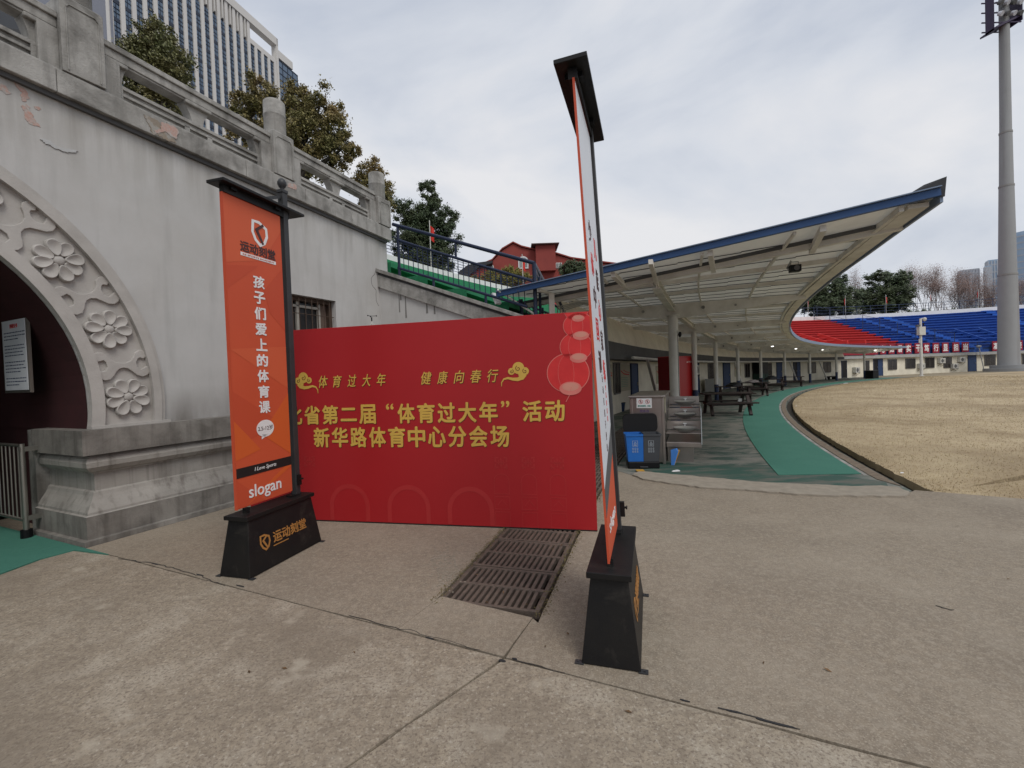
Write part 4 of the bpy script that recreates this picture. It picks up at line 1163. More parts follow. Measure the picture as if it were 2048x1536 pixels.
# rooms: windows and doors
def opening(th0, th1, z0, z1, kind_):
    m = {'w': M_glass, 'd': M_doorb, 'k': M_bink, 'p': M_poster}[kind_]
    nm = {'w': 'window', 'd': 'door', 'k': 'doorway', 'p': 'poster'}[kind_]
    a = RP(R0 - .0, th0); b = RP(R0 - .0, th1); L = (b - a).length
    e = bpy.data.objects.new('x', None)
    rz = math.atan2((b - a).y, (b - a).x)
    M = Matrix.Translation(a) @ Matrix.Rotation(rz, 4, 'Z')
    mb = MB(); mb.M = M
    if kind_ == 'p':
        mb.box(0, L, -.0, .02 + .01, z0, z1)
        o = mb.obj(nm, M_poster, gs)
        q = MB(); q.M = M; ff = lambda x, y, z: (x, -.001 - z, y)
        stroke(q, [(L * .1, z1 - .25), (L * .4, z1 - .38), (L * .9, z1 - .42)], .05, ff, 0, .002, 0); stroke(q, [(L * .35, z1 - .22), (L * .6, z1 - .3), (L * .95, z1 - .33)], .03, ff, 0, .002, 0)
        for i in range(6): flat(q, [(L * .12, z1 - .52 - i * .07), (L * .75, z1 - .52 - i * .07), (L * .75, z1 - .535 - i * .07), (L * .12, z1 - .535 - i * .07)], ff, 0, .002, 1)
        q.obj('print', [M_signred, M_teal], o)
        return
    mb.box(0, L, -.03, .01, z0, z1)
    o = mb.obj(nm, m, gs)
    q = MB(); q.M = M
    fm = M_frame if kind_ == 'w' else M_colb
    t = .05
    q.box(-t, 0, -.05, .02, z0 if kind_ == 'w' else 0, z1 + t); q.box(L, L + t, -.05, .02, z0 if kind_ == 'w' else 0, z1 + t); q.box(0, L, -.05, .02, z1, z1 + t)
    if kind_ == 'w': q.box(0, L, -.05, .02, z0 - t, z0); q.box(L / 2 - .02, L / 2 + .02, -.045, -.03, z0, z1)
    q.obj('frame', mat('aluminium_frame', (.14, .13, .12), .6) if kind_ == 'w' else M_colb, o)
    if kind_ == 'w':
        q = MB(); q.M = M
        for i in range(1, int(L / .16)): q.tube((i * .16, -.07, z0), (i * .16, -.07, z1), .008, n=4)
        if len(q.v): q.obj('bars', M_rust, o)
    else:
        q = MB(); q.M = M; q.box(L * .85, L * .85 + .03, -.07, -.03, .95, 1.10); q.obj('handle', M_steelg, o)
for a, b, z0, z1, k in ((27.31, 27.9, .86, 1.86, 'p'), (28.0, 28.6, .78, 1.88, 'w'), (28.68, 29.85, .80, 1.86, 'p'), (29.94, 30.69, .03, 1.86, 'd'), (33.2, 34.0, .9, 1.8, 'p'), (36, 37.4, .8, 1.8, 'w'), (38.6, 39.5, .03, 1.9, 'd'), (41.03, 42.09, .84, 1.87, 'w'), (43.44, 44.48, .03, 1.88, 'd'), (45.3, 46.3, .85, 1.75, 'p'), (47.0, 47.7, .75, 1.80, 'w'), (50.04, 51.29, .75, 1.80, 'w'), (52.15, 52.95, .03, 1.84, 'd'), (54.87, 55.35, .03, 1.82, 'k'), (55.38, 55.85, .03, 1.82, 'd'), (57.16, 58.29, .72, 1.74, 'w'), (59.56, 60.6, .72, 1.72, 'w'), (62.29, 62.99, .03, 1.82, 'k'), (65.59, 66.28, .7, 1.74, 'w'), (66.95, 67.5, .03, 1.88, 'k'), (67.55, 68.18, .03, 1.88, 'd'), (68.98, 70.12, .66, 1.80, 'w'), (71.36, 72.6, .72, 1.82, 'w'), (73.92, 75.05, .68, 1.85, 'w'), (76.26, 77.2, .6, 1.84, 'w'), (79.23, 80.14, .03, 1.95, 'd'), (81.15, 82.32, .68, 1.92, 'w'), (85.27, 86.4, .64, 1.87, 'w'), (88.5, 89.6, .64, 1.87, 'w'), (92, 92.9, .03, 1.9, 'd')):
    opening(a, b, z0, z1, k)
# pipe run with raking props along the rooms
pr = MB()
pts = [RP(74.15, t, table(t, [(27, 2.06), (40, 1.98), (60, 1.90)])) for t in [27.6 + i * .8 for i in range(43)]]
pr.path([p for p in pts if True], .055, 8); pr.obj('service_pipe', M_colw, gs, smooth=True)
for t in (29.4, 43.3, 52.6, 57.4):
    MB().tube(RP(74.15, t, table(t, [(27, 2.06), (40, 1.98), (60, 1.90)])), RP(73.95, t + .85, .05), .06, n=10).obj('raking_prop', M_colw, gs, smooth=True)
# radial end wall of the seating with its coping
rw = thing('stair_end_wall', 'sloping grey end wall of the seating with moulded stone coping', 'wall')
eR = lambda d, off=0, z=0: RP(77.55 - d, TH0 - .02, 0) + Vector((0, 0, z)) + (Vector((math.sin(R_(TH0)), math.cos(R_(TH0)), 0)) * off)
def rslab(mb, d0, d1, o0, o1, zt0, zt1, zb0, zb1):
    mb.hexa([eR(d0, o0, zb0), eR(d1, o0, zb1), eR(d1, o1, zb1), eR(d0, o1, zb0)], [eR(d0, o0, zt0), eR(d1, o0, zt1), eR(d1, o1, zt1), eR(d0, o1, zt0)])
ptop = lambda d: 3.78 - .385 * d
q = MB(); rslab(q, -.1, 3.05, 0, .3, ptop(-.1) - .3, ptop(3.05) - .3, -.1, -.1); q.obj('wall', M_plaster, rw)
q = MB(); rslab(q, -.1, 3.1, -.05, .35, ptop(-.1) - .12, ptop(3.1) - .12, ptop(-.1) - .36, ptop(3.1) - .36); q.obj('string_course', M_copes, rw)
q = MB(); rslab(q, -.1, 3.15, -.09, .35, ptop(-.1), ptop(3.15), ptop(-.1) - .07, ptop(3.15) - .07); q.obj('coping', M_copes, rw, bevel=.006)
q = MB(); rslab(q, -.1, 3.1, -.02, .33, ptop(-.1) - .07, ptop(3.1) - .07, ptop(-.1) - .12, ptop(3.1) - .12); q.obj('coping_shade_fillet', M_dkbeam, rw)  # dark colour paints the shadow line below this coping
# continue the end wall up to the rim behind the entrance block
q = MB(); rslab(q, -9.6, -.1, .05, .3, 7.6, ptop(-.1) - .1, 0, 0); q.obj('upper_wall', M_plaster, rw)
for i in range(8):
    d = random.uniform(.2, 2.6); z = ptop(d) - .36 - random.uniform(.1, .5)
    qq = MB(); w = random.uniform(.02, .05); qq.hexa([eR(d, -.003, z), eR(d + w, -.003, z), eR(d + w, 0, z), eR(d, 0, z)], [eR(d + .005, -.003, ptop(d) - .36), eR(d + w * .7, -.003, ptop(d) - .365), eR(d + w * .7, 0, ptop(d) - .365), eR(d + .005, 0, ptop(d) - .36)]); qq.obj('damp_stain', mat('damp', (.20, .195, .185), .9), rw)

# blue stair railing on the end wall
rl = thing('stair_railing', 'navy blue steel handrail with balusters on the sloping end wall', 'railing')
rz_top = lambda d: 4.66 - .385 * (d - .33) + .02
dd = [.33 + i * .1 for i in range(29)]
E = lambda d, z: eR(d, .12, z)
rt = lambda d: lerp(4.64, 3.53, (d - .33) / 2.88)
rm = lambda d: lerp(4.35, 3.20, (d - .33) / 2.88)
rb_ = lambda d: lerp(3.80, 2.72, (d - .33) / 2.88)
MB().tube(E(.25, rt(.25)), E(3.15, rt(3.15)), .034, n=12).obj('top_rail', M_navy, rl, smooth=True)
MB().tube(E(.33, rm(.33)), E(3.15, rm(3.15)), .027, n=10).obj('middle_rail', M_navy, rl, smooth=True)
MB().tube(E(.33, rb_(.33)), E(3.0, rb_(3.0)), .027, n=10).obj('bottom_rail', M_navy, rl, smooth=True)
MB().tube(E(.36, ptop(.36) - .0), E(.36, rt(.36)), .028, n=10).obj('post', M_navy, rl, smooth=True)
MB().tube(E(3.15, 2.5), E(3.15, rt(3.15)), .036, n=10).obj('post', M_navy, rl, smooth=True)
MB().tube(E(1.62, rm(1.62)), E(1.62, rt(1.62)), .022, n=8).obj('post', M_navy, rl)
for d in (1.12, 2.2): MB().tube(E(d, ptop(d)), E(d, rb_(d)), .024, n=8).obj('post', M_navy, rl)
for i in range(24):
    d = .47 + i * .108
    MB().tube(E(d, rb_(d)), E(d, rm(d)), .0085, n=6).obj('baluster', M_navy, rl)
# rails turning the corner and falling along the seating front
C1 = [E(3.15, rt(3.15)), RP(74.55, 21.6, 3.46), RP(74.6, 22.4, 3.35), RP(74.6, 22.8, 3.10), RP(74.6, 22.85, 2.6)]
mb = MB(); mb.path(C1, .032, 10); mb.obj('corner_rail', M_navy, rl, smooth=True)
mb = MB(); mb.path([E(3.15, 3.47), RP(74.9, 22.6, 3.30), RP(74.9, 24.5, 3.05)], .030, 8); mb.obj('corner_rail', M_navy, rl)
for t in (21.3, 21.8): MB().tube(RP(74.5, t, 2.6), RP(74.5, t, 3.45), .026).obj('post', M_navy, rl)
# balustrade gate further in, just above the backdrop
gt = thing('front_railing', 'navy blue railing at the foot of the green seating under the canopy edge', 'railing')
for i in range(26):
    t = 21.4 + i * .16
    MB().tube(RP(74.9, t, 2.35), RP(74.9, t, 2.98), .010, n=6).obj('baluster', M_navy, gt)
mb = MB(); mb.path([RP(74.9, 21.2 + i * .5, 2.99) for i in range(10)], .024, 8); mb.obj('rail', M_navy, gt)
for t in (21.3, 22.3, 23.3, 24.8): MB().tube(RP(74.88, t, 2.3), RP(74.88, t, 3.05), .035, n=8).obj('post', M_navy, gt)

# railing on the rim and on the front of the far seating
def ring_rail(name, R, t0, t1, zf, hgt, m, nr, sp, label, r=.03, balu=None):
    t = thing(name, label, 'railing')
    for k in range(nr):
        z = hgt * (k + 1) / nr
        mb = MB(); n = int((t1 - t0) / .8)
        mb.path([RP(R, lerp(t0, t1, i / n), zf(lerp(t0, t1, i / n)) + z) for i in range(n + 1)], r * (1 if k == nr - 1 else .6), 5); mb.obj('rail', m, t)
    n = int((t1 - t0) / sp)
    for i in range(n + 1):
        th = lerp(t0, t1, i / n); MB().tube(RP(R, th, zf(th)), RP(R, th, zf(th) + hgt), r * 1.1, n=5).obj('post', m, t)
    if balu:
        mb = MB(); n = int((t1 - t0) / balu)
        for i in range(n + 1):
            th = lerp(t0, t1, i / n); mb.tube(RP(R, th, zf(th)), RP(R, th, zf(th) + hgt), r * .4, n=3, caps=False)
        o = mb.obj('balusters', m, t); o['kind'] = 'stuff'
    return t
M_navyf = mat('far_navy', (.03, .05, .10), .6)
ring_rail('rim_railing', R1 + .15, 25, 56, lambda t: zrim(t) + .25, 1.05, M_navy, 6, 1.8, 'navy railing along the rim above the green seating', .03)
ring_rail('rim_railing', R1 + .15, 56.4, THW, lambda t: zrim(t) + .25, 1.25, M_navyf, 3, 1.6, 'dark railing along the rim above the red and blue seating', .035)
ring_rail('terrace_railing', R0 - .12, 61.9, THW, lambda t: 2.36, 1.25, M_navyf, 3, 1.5, 'blue railing carrying the slogan boards above the cream rooms', .03, .15)
# fence dividing the red and blue seating
dv = thing('dividing_fence', 'dark mesh fence stepping down between the red and blue seating', 'fence')
for i in range(9):
    R = lerp(R1, R0 + .3, i / 8); th = lerp(72.2, 78.0, i / 8)
    MB().tube(RP(R, th, zseat(R, th)), RP(R, th, zseat(R, th) + 2.0), .035, n=5).obj('post', M_navyf, dv)
for h_ in (.2, 1.0, 2.0):
    MB().path([RP(lerp(R1, R0 + .3, i / 8), lerp(72.2, 78, i / 8), zseat(lerp(R1, R0 + .3, i / 8), 75) + h_) for i in range(9)], .022, 5).obj('rail', M_navyf, dv)
mb = MB()
for i in range(100):
    R = lerp(R1, R0 + .3, i / 99); th = lerp(72.2, 78.0, i / 99); mb.tube(RP(R, th, zseat(R, th) + .1), RP(R, th, zseat(R, th) + 2.0), .008, n=3, caps=False)
o = mb.obj('mesh_wires', M_navyf, dv); o['kind'] = 'stuff'
# slogan boards
words = [('初', 1749), ('心', 1765), ('如', 1782), ('磐', 1799), ('实', 1816), ('干', 1835), ('笃', 1852), ('行', 1871), ('显', 1890), ('担', 1911), ('当', 1930), ('凝', 1991), ('心', 2014), ('聚', 2037), ('力', 2060)]
proto = MB(); proto.box(-.52, .52, -.03, .03, 2.42, 3.62)
pmesh = None
for i, (ch, px) in enumerate(words):
    th = th_of(px, 695, 74.75)
    p = RP(74.72, th)
    lb = 'red slogan board with white character ' + ch + ', ' + ('leftmost, at the canopy end', 'second from the canopy end', 'third from the canopy end', 'fourth from the canopy end', 'fifth from the canopy end', 'just left of the camera pole', 'touching the camera pole', 'first right of the camera pole', 'second right of the camera pole', 'third right of the camera pole', 'last before the gap over the blue door', 'left of the floodlight mast', 'hidden behind the floodlight mast', 'just right of the floodlight mast', 'at the right picture edge')[i]
    t = thing('slogan_board', lb, 'slogan board', (p.x, p.y, 0), R_(90 - th) - 0, 'slogan boards on the terrace railing')
    if pmesh is None: ob = proto.obj('board', M_ban, t); pmesh = ob.data
    else:
        ob = bpy.data.objects.new('board', pmesh); col.objects.link(ob); ob.parent = t
    q = MB(); put_text(q, ch, 0, 3.02, w=.72, h=.78, size=1, bold=.035, f=lambda x, y, z: (x, -.034 - z, y)); q.obj('lettering', M_white, t)
band('red_cloth', 74.62, 74.68, 2.40, 3.55, 58.6, 66.8, M_ban)

# ------------------------------------------------------------------ CANOPY
cn = thing('canopy', 'long curved cantilever canopy of ribbed white sheets with blue edge on white columns', 'canopy')
colth = [24.9 + 4.56 * i for i in range(9)]
# curved plan of the end edge: front tip sits a little nearer than the rear
RE = 75.12
def tend(R): return lerp(19.95, 20.86, (R - RF) / (RE - RF))
nP = 30
edges = [0] + [((20.9 + 41.0 * (i / nP)) - 19.7) for i in range(1, nP + 1)]
for j in range(nP):
    ta0 = 20.9 + 41.0 * j / nP; tb0 = 20.9 + 41.0 * (j + 1) / nP
    nc = 4; rows = []; NRr = 8
    pq = [(c_i + o_) / nc for c_i in range(nc) for o_ in (0, .80, .84, .96)] + [1.0]
    for i in range(len(pq)):
        row = []
        ph = i % 4
        hz = (0, .0, .004, .004)[ph]
        for r in range(NRr + 1):
            q = pq[i]
            R = lerp(RF, lerp(RE, RR, min(1, q + j)), r / NRr)
            a = tend(R) if j == 0 else ta0
            th = lerp(a, tb0, q)
            row.append(RP(R, th, zdeck(R, th) + hz + .06))
        rows.append(row)
    MB().strip(rows).obj('roof_panel', M_deck, cn, recalc=False)
    # plain upper skin
# circumferential purlins
for R, w, h in ((69.55, .05, .07), (70.6, .035, .04), (71.7, .035, .04), (73.2, .035, .04), (74.3, .04, .05)):
    n = 60; mb = MB()
    for i in range(n):
        if i % 5 == 4 and R in (70.6, 71.7, 73.2) and False: continue
        ta = lerp(tend(R) + .05, 61.8, i / n); tb = lerp(tend(R) + .05, 61.8, (i + 1) / n)
        mb.bar(RP(R, ta, zdeck(R, ta) + .01), RP(R, tb, zdeck(R, tb) + .01), w, h)
    mb.obj('purlin', M_steelw, cn)
# short secondary ribs parallel to the purlins between beams (broken lines under the sheets)
rnd = random.Random(11)
for k in range(len(colth) - 1):
    for fr_ in (.33, .66):
        th = lerp(colth[k], colth[k + 1], fr_)
        mb = MB()
        for r in range(5):
            Ra = lerp(RF + .1, RR - .1, r / 5); Rb = lerp(RF + .1, RR - .1, (r + 1) / 5)
            mb.bar(RP(Ra, th, zdeck(Ra, th) + .02), RP(Rb, th, zdeck(Rb, th) + .02), .05, .07)
        mb.obj('rib', M_steelw, cn)
for th in (22.0, 23.4):
    mb = MB()
    for r in range(5):
        Ra = lerp(RF + .1, RR - .1, r / 5); Rb = lerp(RF + .1, RR - .1, (r + 1) / 5)
        mb.bar(RP(Ra, th, zdeck(Ra, th) + .02), RP(Rb, th, zdeck(Rb, th) + .02), .06, .07)
    mb.obj('rib', M_steelw, cn)
mb = MB(); th = 20.75
while th < 61.8:
    for r in range(6):
        Ra = lerp(RF + .12, RR - .05, r / 6); Rb = lerp(RF + .12, RR - .05, (r + 1) / 6)
        mb.bar(RP(Ra, th, zdeck(Ra, th) + .04), RP(Rb, th, zdeck(Rb, th) + .052), .016, .010)
    th += .40 + (.12 if int(th * 7) % 3 == 0 else 0)
o = mb.obj('sheet_shade_lines', M_dkbeam, cn); o['kind'] = 'stuff'  # thin dark bars stand in for shadows between overlapping sheets
# deep tapered beams over the columns
CR = 72.4
for k, th in enumerate(colth):
    mb = MB(); n = 14; rows = []
    for i in range(n + 1):
        R = lerp(RF + .15, RR - .05, i / n)
        q = abs(R - CR) / (CR - RF if R < CR else RR - CR)
        depth = .10 + .30 * (1 - q) ** .9
        zt = zdeck(R, th) + .02
        s = .10 / R * 57.3 * .5
        rows.append([RP(R, th - s * .5, zt), RP(R, th + s * .5, zt), RP(R, th + s * .5, zt - depth), RP(R, th - s * .5, zt - depth)])
    mb.strip(rows, closed=True); mb.add(rows[0], [(0, 1, 2, 3)]); mb.add(rows[-1], [(3, 2, 1, 0)])
    b = mb.obj('beam', M_steelw, cn)
    hs = MB()
    for R, r in ((CR - .75, .055), (CR - 1.5, .035), (CR + .75, .05)):
        c = RP(R, th - .055, zdeck(R, th) - .13); tg = Vector((math.sin(R_(th)), math.cos(R_(th)), 0))
        hs.tube(c + tg * .006, c + tg * .02, r * .8, n=18)
    hs.obj('round_hole', M_copes, b)
    # column
    zc = zdeck(CR, th) - .30
    c = MB(); p = RP(CR, th)
    rr = .125 if k == 0 else .095
    c.lathe([(rr, .78), (rr, zc)], (p.x, p.y, 0), 20); co = c.obj('column', M_colw, cn, smooth=True)
    c = MB(); c.lathe([(rr + .002, 0), (rr + .002, .78)], (p.x, p.y, 0), 20); c.obj('painted_foot', M_colb, co, smooth=True)
    c = MB(); c.lathe([(rr + .05, zc), (rr + .05, zc + .02)], (p.x, p.y, 0), 20); c.obj('cap_plate', M_steelw, co)
# longitudinal H beam over the columns
mb = MB(); ts = [21.35] + colth
pts = []
for a, b in zip(ts, ts[1:]):
    for i in range(6): pts.append(lerp(a, b, i / 6))
pts.append(ts[-1])
for a, b in zip(pts, pts[1:]):
    za, zb = zdeck(CR, a) - .10, zdeck(CR, b) - .10
    for dz, w, h in ((.07, .15, .014), (-.07, .15, .014), (0, .012, .13)):
        mb.bar(RP(CR, a, za + dz), RP(CR, b, zb + dz), w, h)
mb.obj('longitudinal_beam', M_steelw, cn)
# end beams: gutter box in blue, and a white beam inboard
def endbar(mb, dth, dz0, w, h, m=None, Ra=RF, Rb=RE, zoff=0.):
    n = 10
    for i in range(n):
        A = lerp(Ra, Rb, i / n); B = lerp(Ra, Rb, (i + 1) / n)
        mb.bar(RP(A, tend(A) + dth, zdeck(A, tend(A)) + dz0), RP(B, tend(B) + dth, zdeck(B, tend(B)) + dz0), w, h)
mb = MB(); endbar(mb, -.02, .075, .06, .085); mb.obj('end_gutter', M_blue, cn)
mb = MB(); endbar(mb, -.03, .128, .10, .012); mb.obj('gutter_lip', M_bluel, cn)
mb = MB(); endbar(mb, .75, -.02, .10, .12); mb.obj('end_beam', M_steelw, cn)
mb = MB(); endbar(mb, .60, .0, .03, .05); mb.obj('end_angle', M_dkbeam, cn)
for R in (70.3, 71.6, 73.0):
    MB().bar(RP(R, tend(R) + .05, zdeck(R, 20.5) - .0), RP(R - .1, tend(R) + .85, zdeck(R, 21) - .05), .07, .08).obj('end_bracket', M_steelw, cn)
MB().bar(RP(72.4, 20.2, zdeck(72.4, 20.2) - .02), RP(72.4, 21.6, zdeck(72.4, 21) - .06), .06, .07).obj('end_bracket', M_steelw, cn)
# front fascia
mb = MB(); n = 70
for i in range(n):
    ta = lerp(19.95, 61.9, i / n); tb = lerp(19.95, 61.9, (i + 1) / n)
    mb.bar(RP(RF - .02, ta, table(ta, ZF) + .05), RP(RF - .02, tb, table(tb, ZF) + .05), .03, .17)
mb.obj('front_fascia', M_bluel, cn)
mb = MB()
for i in range(n):
    ta = lerp(20.05, 61.9, i / n); tb = lerp(20.05, 61.9, (i + 1) / n)
    mb.bar(RP(RF + .14, ta, table(ta, ZF) + .0), RP(RF + .14, tb, table(tb, ZF) + .0), .20, .05)
mb.obj('front_edge_beam', M_steelw, cn)
# upturned dark flashing at the tip
tp = RP(RF, 19.95)
a = RP(RF + .28, tend(RF + .28), zdeck(RF + .28, 19.8) + .13); b = RP(RF - .04, 19.93, table(19.8, ZF) + .02); c = RP(RF - .06, 19.93, table(19.8, ZF) + .24); d = RP(RF + .12, 19.98, table(19.8, ZF) + .20)
e = RP(RF - .04, 20.3, table(20.3, ZF) + .12)
MB().add([a, b, c, d, e, c + Vector((.01, .03, -.01)), d + Vector((.01, .03, -.01)), a + Vector((.0, .05, 0))], [(0, 1, 2, 3), (1, 4, 5, 2), (7, 4, 5, 6), (0, 3, 6, 7), (3, 2, 5, 6), (0, 7, 4, 1)]).obj('tip_flashing', M_post, cn)
# far end closing board
mb = MB()
mb.bar(RP(RF, 61.95, zdeck(RF, 62) + .03), RP(RR, 61.95, zdeck(RR, 62) + .03), .05, .18); mb.obj('far_end_board', M_bluel, cn)
# small lean-to remnant at the rear corner: white shell, strut and post
MB().bar(RP(75.14, 20.90, 2.92), RP(75.24, 20.94, 3.12), .12, .05).obj('rear_shell', M_rim, cn)
MB().box(-.05, .05, -.04, .04, 0, 3.05).obj('rear_post', M_steelw, cn).location = RP(74.2, 21.1)
MB().tube(RP(74.3, 21.0, 2.55), RP(75.1, 20.8, 3.15), .018).obj('rear_strut', M_steelw, cn)
for i in range(4):
    MB().path([RP(74.45, 22.0 + i * .15, 2.3), RP(74.45, 22.1 + i * .15, 3.0), RP(74.2, 22.8 + i * .1, 3.2), RP(74.0, 23.6, 3.25)], .012, 6).obj('cable', M_ledge, cn)
# tube lights
for px, py, L, lb in ((1620, 690, 1.6, 'lit fluorescent tube under the canopy, longest one above the sixth column'), (1645, 694, .6, 'short lit tube light just right of the longest tube'), (1592, 705, .5, 'lit tube light left of the fifth column head'), (1545, 697, .3, 'small lit lamp far left under the canopy ceiling'), (1710, 705, .9, 'lit tube light near the far canopy end, left one'), (1750, 697, 1.6, 'slanted lit tube light at the far canopy end')):
    d = ray(px, py); R = 71.2
    th = th_of(px, py, R); th = min(th, 61)
    o = MB().box(-L / 2, L / 2, -.05, .05, -.04, 0).obj('tube_light', M_tube)
    tag(o, lb, 'light', 'tube lights under the canopy')
    o.location = RP(R, th, zdeck(R, th) - .10); o.rotation_euler = (0, 0, R_(90 - th) + .35)
# loudspeaker and camera hanging under the canopy
sp = thing('loudspeaker', 'black loudspeaker hung under the canopy near its tip', 'loudspeaker', RP(70.25, 21.6, zdeck(70.3, 21.6)), -.3)
sp.scale = (.68, .68, .68)
MB().box(-.13, .10, -.10, .10, -.26, -.10).obj('cabinet', M_bink, sp, bevel=.012)
MB().tube((-.0, -.101, -.18), (-.0, -.11, -.18), .06, n=16).obj('cone', M_acg, sp)
MB().path([(-.1, 0, -.12), (-.1, 0, -.02), (.06, 0, -.02), (.06, 0, -.12)], .010, 6).obj('bracket', M_ledge, sp)
MB().bar((-.17, .05, -.16), (-.05, .15, .04), .015, .05).obj('arm', M_ledge, sp)
cc = thing('security_camera', 'small white dome camera on the nearest canopy column', 'camera', RP(72.28, 24.7, 0), 0)
MB().box(.0, .06, -.03, .03, 2.52, 2.60).obj('mount', M_ac, cc)
MB().lathe([(.03, 2.56), (.045, 2.52), (.045, 2.48), (.03, 2.44), (.005, 2.42)], (.06, -.02, 0), 14).obj('dome', M_bink, cc)
MB().tube((.01, 0, .9), (.01, 0, 2.5), .008, n=5).obj('cable', M_bink, cc)

# ------------------------------------------------------------------ WASH STATION
p = gnd(1257, 912); q_ = at(1328, 927, 7.62)
ws = thing('wash_station', 'stainless steel hand washing station with three tiered basins and a tall cabinet', 'wash station', (2.02, 7.76, 0), R_(-22))
MB().box(0, .56, 0, 1.85, .03, 1.13).obj('cabinet', M_ss, ws, bevel=.006)
for x in (0, .515): MB().box(x - .002, x + .047, -.006, .05, 0, 1.13).obj('corner_post', M_ss, ws, bevel=.01)
MB().box(-.02, .58, -.025, 1.9, 1.13, 1.165).obj('top', M_ss, ws, bevel=.01)
nt_ = MB(); nt_.box(.115, .365, -.012, -.008, .955, 1.125); no = nt_.obj('notice', M_white, ws)
f = lambda x, y, z: (x, -.0125 - z, y)
q = MB()
for cx in (.185, .295):
    ringpoly(q, cx, 1.065, .030, .036, f, 0, .001, 24, k=0); stroke(q, [(cx - .022, 1.09), (cx + .022, 1.04)], .005, f, .001, .0018, 0)
    flat(q, disc(cx - .002, 1.082, .006, .006, 10), f, 0, .0009, 1); stroke(q, [(cx, 1.075), (cx - .004, 1.058), (cx + .006, 1.042)], .007, f, 0, .0009, 1); stroke(q, [(cx - .012, 1.062), (cx + .012, 1.07)], .005, f, 0, .0009, 1)
put_text(q, '请勿洗拖把、饭盒', .24, .993, w=.21, h=.026, size=.05, bold=.0015, f=f, k=2)
q.obj('notice_print', [M_signred, M_blk, M_teal], no)
q = MB(); put_text(q, '饮水台', .24, .905, w=.15, size=.05, bold=.001, f=lambda x, y, z: (x, -.002 - z, y)); q.obj('faint_lettering', mat('purple_print', (.12, .08, .22), .6), ws)
MB().box(.565, .57, .08, .30, .86, 1.12).obj('side_label', M_poster, ws)
# stepped basins on the field side
for i, (y, z, w) in enumerate(((.12, .545, .62), (.62, .735, .62), (1.12, .925, .62))):
    d = MB()
    d.box(.57, 1.14, y + .10, y + .50, z - .055, z - .035); sh_ = d.obj('shelf', M_ss, ws, bevel=.006)
    MB().box(.57, 1.12, y + .47, y + .50, z - .02, z + .13).obj('splash_plate', M_ss, ws)
    b = MB(); b.lathe([(.03, z - .045), (.10, z - .035), (.16, z + .0), (.195, z + .035), (.205, z + .038), (.20, z + .030), (.15, z - .005), (.001, z - .02)], (.87, y + .16, .02), 28)
    bo_ = b.obj('basin', M_ss2, ws, smooth=True)
    t_ = MB(); t_.tube((.87, y + .43, z - .02), (.87, y + .43, z + .08), .014, n=10); t_.tube((.87, y + .43, z + .075), (.87, y + .32, z + .06), .011, n=8); t_.box(.84, .90, y + .42, y + .45, z + .08, z + .10); t_.obj('tap', M_ss2, bo_)
MB().box(.57, 1.13, .14, 1.6, .27, .36).obj('under_tray', M_ss, ws, bevel=.01)
MB().box(.58, 1.0, .3, 1.6, 0, .27).obj('under_cabinet', M_ss, ws)
MB().box(1.125, 1.14, .12, 1.62, .33, .93).obj('splash_guard', mat('acrylic_guard', (.42, .46, .47), .2, (.36, .40, .41), 3, .4), ws)
bf = thing('blue_leaflet', 'blue poster sheet leaning at the foot of the wash station', 'poster', (2.60, 7.46, 0), R_(-20))
MB().prism([(0, 0), (.03, 0), (.10, .24), (.08, .29), (0, .26)], lambda x, y: (x, .0, y), lambda x, y: (x + .02, .012, y)).obj('sheet', M_blueflag, bf)
MB().prism([(.035, 0), (.125, .25), (.105, .26)], lambda x, y: (x, .02, y), lambda x, y: (x + .02, .03, y)).obj('edge_strip', M_yel, bf)

# ------------------------------------------------------------------ TWIN PEDAL BIN
tb = thing('pedal_bin', 'twin sorting bin, blue left half and grey right half, black lid open', 'bin', (2.11, 7.40, 0), R_(-8))
def tapered(mb, x0, x1, y0, y1, z0, z1, g0=.03):
    mb.hexa([(x0 + g0, y0 + g0, z0), (x1 - g0, y0 + g0, z0), (x1 - g0, y1 - g0, z0), (x0 + g0, y1 - g0, z0)], [(x0, y0, z1), (x1, y0, z1), (x1, y1, z1), (x0, y1, z1)])
def bucket(x0, x1, gl_, gr_):
    mb = MB(); z0, z1 = .11, .565; y0, y1 = -.15, .15; t = .012
    b0 = [(x0 + gl_, y0 + .03, z0), (x1 - gr_, y0 + .03, z0), (x1 - gr_, y1 - .03, z0), (x0 + gl_, y1 - .03, z0)]
    t0 = [(x0, y0, z1), (x1, y0, z1), (x1, y1, z1), (x0, y1, z1)]
    ti = [(x0 + t, y0 + t, z1), (x1 - t, y0 + t, z1), (x1 - t, y1 - t, z1), (x0 + t, y1 - t, z1)]
    bi = [(x0 + gl_ + t, y0 + .03 + t, z0 + t), (x1 - gr_ - t, y0 + .03 + t, z0 + t), (x1 - gr_ - t, y1 - .03 - t, z0 + t), (x0 + gl_ + t, y1 - .03 - t, z0 + t)]
    mb.strip([b0, t0, ti, bi], closed=True); mb.add(b0, [(3, 2, 1, 0)]); mb.add(bi, [(0, 1, 2, 3)])
    # rolled rim
    for a, b in zip(t0, t0[1:] + t0[:1]): mb.bar(Vector(a) + Vector((0, 0, -.012)), Vector(b) + Vector((0, 0, -.012)), .016, .03)
    return mb
bucket(-.275, -.002, .035, 0).obj('bucket', M_binb, tb)['label'] = 'blue bucket'
bucket(.002, .275, 0, .035).obj('bucket', M_bing, tb)['label'] = 'grey bucket'
q = MB(); tapered(q, -.25, .25, -.14, .14, 0, .12, -.0); q.obj('base', M_bink, tb, bevel=.02)
